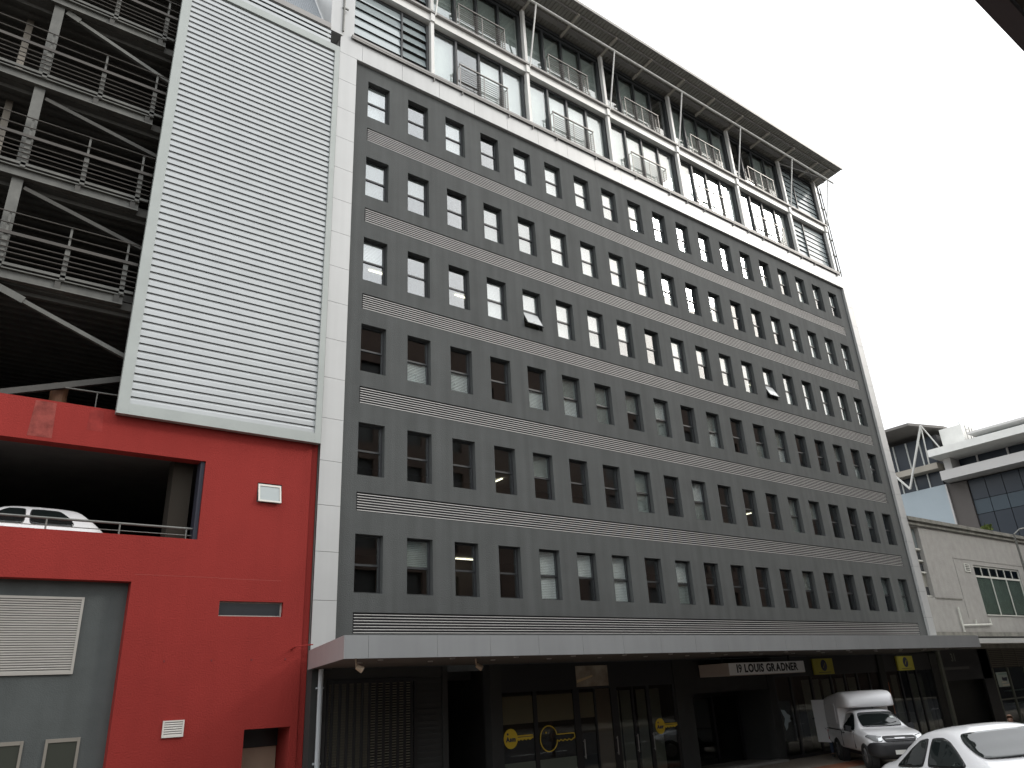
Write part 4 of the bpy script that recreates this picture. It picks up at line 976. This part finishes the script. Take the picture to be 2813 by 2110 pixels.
# ---------------- sedan and hatchback
def car(name, label, loc, rz, xs, top, zb, w, wr, zs, wx, r, W, wins, ws, rear, scale=1.0, lights=True):
    t = thing(name, label, 'car', loc, rz); t.scale = (scale,)*3
    me = body_mesh(xs, top, zb, w, wr, zs, 2); me.materials.append(CARW); bv = bvh_of(me)
    b = put('body', me, None, t, local=True); cut_arches(b, [(x, s) for x in wx for s in (-1, 1)], r, .24, W); smooth(b, 50)
    wheels(t, wx, W, r, .19)
    overlay('windscreen', bv, ws, 'yz', 1, CARG, t, off=.03, rnd=1)
    overlay('rear_window', bv, rear, 'yz', -1, CARG, t, rnd=1)
    for s in (-1, 1):
        for poly in wins:
            overlay('window_seal', bv, poly, 'xz', s, PLAS, t, off=.004, th=.004, rnd=1)
            cx = sum(p[0] for p in poly)/len(poly); cz = sum(p[1] for p in poly)/len(poly)
            overlay('side_window', bv, [(cx+(x-cx)*.95, cz+(z-cz)*.93) for x, z in poly], 'xz', s, CARG, t, off=.009, th=.004, rnd=1)
        xf = xs[-1]; zf = zb[-1][1]
        overlay('headlight', bv, [(s*.42, zf+.04), (s*.40, zf-.08), (s*.66, zf-.08), (s*.68, zf+.03)], 'yz', 1, LAMP, t, off=.012, th=.02)
        put('mirror', MB().beam((2.12, s*(W-.02), .90), (2.15, s*(W+.13), .92), .09, .12), CARW, t, local=True)
        put('door_handle', MB().box(1.15, 1.32, s*(W-.005)-.02, s*(W-.005)+.02, .80, .83), CARW, t, local=True)
        overlay('tail_light', bv, [(s*.45, .84), (s*.45, .70), (s*.66, .70), (s*.66, .84)], 'yz', -1, mat('red_lens', (.35, .02, .02), .2, coat=.5), t, off=.01, th=.02)
        overlay('roof_seam', bv, [(xx, zz) for xx, zz in seam] if False else [(.3, .745), (.3, .735), (2.2, .735), (2.2, .745)], 'xz', s, PLAS, t, off=.003, th=.004, rnd=0)
    overlay('bumper', bv, [(-.70, .46), (-.70, .32), (.70, .32), (.70, .46)], 'yz', 1, PLAS, t, off=.02, th=.03)
    put('underbody', MB().box(xs[0]+.2, xs[-1]-.2, -W+.25, W-.25, .18, .36), PLAS, t, local=True)
    return t, bv
xs = [-.98, -.95, -.9, -.8, -.6, -.4, -.28, -.18, -.08, .02, .15, .28, .4, .52, .65, .8, 1.0, 1.2, 1.4, 1.55, 1.68, 1.78, 1.9, 2.05, 2.2, 2.35, 2.46, 2.56, 2.7, 2.9, 3.1, 3.25, 3.35, 3.42, 3.46]
car('sedan_car', 'white sedan at the lower right corner with its roof and windscreen in view', (4.37, -12.04, roadz(-12.04)), math.radians(231.4), xs,
    [(-.98, .82), (-.93, .95), (-.8, 1.0), (-.3, 1.05), (.30, 1.32), (.6, 1.41), (1.0, 1.455), (1.4, 1.45), (1.68, 1.40), (2.46, 1.02), (2.6, .985), (3.1, .87), (3.35, .76), (3.46, .62)],
    [(-.98, .78), (-.8, .92), (.3, .95), (2.2, .93), (2.6, .88), (3.2, .76), (3.46, .60)],
    [(-.98, .64), (-.9, .74), (-.6, .82), (.5, .85), (2.8, .85), (3.2, .80), (3.4, .68), (3.46, .60)],
    [(-.98, .55), (-.8, .64), (-.3, .62), (.3, .57), (1.0, .575), (1.7, .57), (2.46, .70), (3.1, .68), (3.46, .5)],
    [(-.98, .42), (-.6, .24), (3.0, .20), (3.46, .34)], (0, 2.60), .30, .85,
    [[(1.10, .965), (1.10, 1.325), (1.42, 1.325), (1.62, 1.275), (2.16, 1.0), (2.12, .965)], [(1.0, .965), (1.01, 1.33), (.70, 1.30), (.44, 1.20), (.08, 1.0), (.10, .965)]],
    [(-.66, 1.06), (-.53, 1.365), (.53, 1.365), (.66, 1.06)], [(-.55, 1.08), (-.48, 1.30), (.48, 1.30), (.55, 1.08)])
SED = [o for o in bpy.data.objects if o.name == 'sedan_car'][0]
SED.rotation_euler = (Matrix.Rotation(-math.atan(SLOPE), 3, 'X') @ Matrix.Rotation(math.radians(231.4), 3, 'Z')).to_euler()
xs = [-.68, -.66, -.62, -.55, -.48, -.4, -.3, -.2, -.12, -.04, .06, .2, .4, .7, 1.0, 1.25, 1.4, 1.5, 1.65, 1.8, 1.95, 2.1, 2.2, 2.4, 2.7, 2.9, 3.0, 3.06]
car('hatchback_car', 'white hatchback parked on the garage deck behind the red parapet rail', (-6.40, 1.72, 5.83), math.pi, xs,
    [(-.68, .72), (-.64, .90), (-.5, .99), (-.12, 1.33), (0, 1.37), (.3, 1.40), (1.1, 1.405), (1.42, 1.36), (2.1, .985), (2.3, .95), (2.9, .86), (3.0, .78), (3.06, .62)],
    [(-.68, .68), (-.4, .90), (2.1, .90), (2.9, .76), (3.06, .58)],
    [(-.68, .66), (-.5, .76), (.3, .80), (2.6, .80), (2.95, .74), (3.06, .62)],
    [(-.68, .56), (-.4, .62), (0, .56), (1.2, .56), (2.1, .68), (3.06, .5)],
    [(-.68, .40), (-.4, .24), (2.8, .22), (3.06, .34)], (0, 2.40), .28, .80,
    [[(.98, .92), (.98, 1.30), (1.30, 1.29), (1.42, 1.23), (1.88, .95), (1.86, .92)], [(.90, .92), (.90, 1.30), (.32, 1.29), (.10, 1.12), (.02, .98), (.06, .92)]],
    [(-.60, 1.02), (-.50, 1.31), (.50, 1.31), (.60, 1.02)], [(-.52, 1.04), (-.46, 1.28), (.46, 1.28), (.52, 1.04)])

# ================================================================== PEOPLE
def skin(name, verts, edges, radii, root, m, parent, levels=1):
    me = bpy.data.meshes.new(name); me.from_pydata(verts, edges, []); o = bpy.data.objects.new(name, me); COL.objects.link(o)
    o.modifiers.new('s', 'SKIN')
    for i, r in enumerate(radii): me.skin_vertices[0].data[i].radius = (r, r) if not isinstance(r, tuple) else r
    me.skin_vertices[0].data[root].use_root = True
    sm = o.modifiers.new('u', 'SUBSURF'); sm.levels = levels; sm.render_levels = levels
    dg = bpy.context.evaluated_depsgraph_get(); nm = bpy.data.meshes.new_from_object(o.evaluated_get(dg)); bpy.data.objects.remove(o)
    nm.materials.clear(); nm.materials.append(m)
    for p in nm.polygons: p.use_smooth = True
    return put(name, nm, None, parent, local=True)
SKIN = mat('skin', (.22, .12, .08), .55)
def person(label, loc, rz, shirt, trousers, hair, h=1.0):
    t = thing('person', label, 'person', loc, rz); t.scale = (h,)*3
    # x forward, y left
    V = [(0, 0, .95), (0, 0, 1.18), (0, 0, 1.40), (0, 0, 1.50), (.02, 0, 1.60), (.02, 0, 1.70)]; E_ = [(0, 1), (1, 2), (2, 3), (3, 4), (4, 5)]
    Rr = [(.15, .11), (.13, .10), (.16, .10), .055, (.075, .09), (.07, .085)]
    for s in (-1, 1):
        i = len(V); V += [(0, s*.09, .90), (.02, s*.10, .50), (-.01, s*.10, .10), (.12, s*.115, .04)]; E_ += [(0, i), (i, i+1), (i+1, i+2), (i+2, i+3)]; Rr += [.085, .055, .04, .035]
        i = len(V); V += [(0, s*.19, 1.40), (0, s*.23, 1.14), (.08, s*.23, .90), (.12, s*.23, .82)]; E_ += [(2, i), (i, i+1), (i+1, i+2), (i+2, i+3)]; Rr += [.05, .042, .032, (.022, .036)]
        hnd = len(V)-1
        for k in range(4):
            j = len(V); V += [(.135+.012*k-.02, s*(.23-.012), .775-.004*abs(k-1)), (.145+.012*k-.02, s*(.23-.03), .735+.004*abs(k-1))]; E_ += [(hnd, j), (j, j+1)]; Rr += [.009, .008]
        j = len(V); V += [(.165, s*.215, .81), (.175, s*.205, .775)]; E_ += [(hnd, j), (j, j+1)]; Rr += [.011, .009]
    skin('body', V, E_, Rr, 0, SKIN, t)
    tv = [(0, 0, .97)]; te = []; tr = [(.165, .125)]
    for s in (-1, 1):
        i = len(tv); tv += [(0, s*.09, .88), (.02, s*.10, .50), (-.01, s*.10, .11)]; te += [(0, i), (i, i+1), (i+1, i+2)]; tr += [.10, .075, .066]
    skin('trousers', tv, te, tr, 0, trousers, t)
    sv = [(0, 0, .96), (0, 0, 1.18), (0, 0, 1.42)]; se = [(0, 1), (1, 2)]; sr = [(.172, .13), (.15, .12), (.175, .115)]
    for s in (-1, 1):
        i = len(sv); sv += [(0, s*.20, 1.40), (.0, s*.225, 1.22)]; se += [(2, i), (i, i+1)]; sr += [.065, .058]
    skin('shirt', sv, se, sr, 0, shirt, t)
    for s in (-1, 1):
        o = put('shoe', loft([(x, chaikin([(0, .0), (ww, .0), (ww, z*.5), (ww*.7, z), (0, z)], 1)) for x, ww, z in ((-.09, .035, .08), (-.05, .045, .11), (.05, .045, .10), (.15, .05, .07), (.2, .035, .05))]), PLAS, t, (.0, s*.105, 0), local=True); smooth(o)
    bm = bmesh.new(); bmesh.ops.create_uvsphere(bm, u_segments=20, v_segments=14, radius=1)
    bmesh.ops.delete(bm, geom=[v for v in bm.verts if v.co.z < -.15 - .55*max(0, -v.co.x) and True or v.co.x > .55 and v.co.z < .45], context='VERTS')
    me = bpy.data.meshes.new('hair'); bm.to_mesh(me); bm.free()
    for v in me.vertices: v.co = Vector((v.co.x*.105, v.co.y*.092, v.co.z*.105))*(1+random.uniform(-.03, .03))
    me.materials.append(hair); o = put('hair', me, None, t, (.01, 0, 1.685), local=True); smooth(o, 180)
    for s in (-1, 1):
        put('eye', MB().tube((.092, s*.032, 1.655), (.098, s*.032, 1.655), .011, 8), BLACK, t, local=True)
    put('nose', MB().beam((.09, 0, 1.655), (.118, 0, 1.615), .022, .02), SKIN, t, local=True)
    put('mouth', MB().box(.086, .096, -.022, .022, 1.572, 1.58), mat('lips', (.16, .05, .04), .6), t, local=True)
    return t
DENIM = mat('denim', (.035, .05, .085), .9, var=.15, vscale=12)
HAIRB = mat('brown_hair', (.16, .085, .045), .7)
person('person in blue jeans and black shoes standing behind the open canopy door', (18.15, -1.30, .12), math.radians(20), mat('blue_shirt', (.07, .09, .13), .85), DENIM, mat('black_hair', (.012, .01, .009), .6))
person('short brown haired pedestrian whose head just shows above the white sedan roof', (13.4, -9.3, roadz(-9.3)), math.radians(200), mat('grey_shirt', (.25, .24, .22), .85), mat('dark_trousers', (.03, .03, .035), .9), HAIRB, .78)
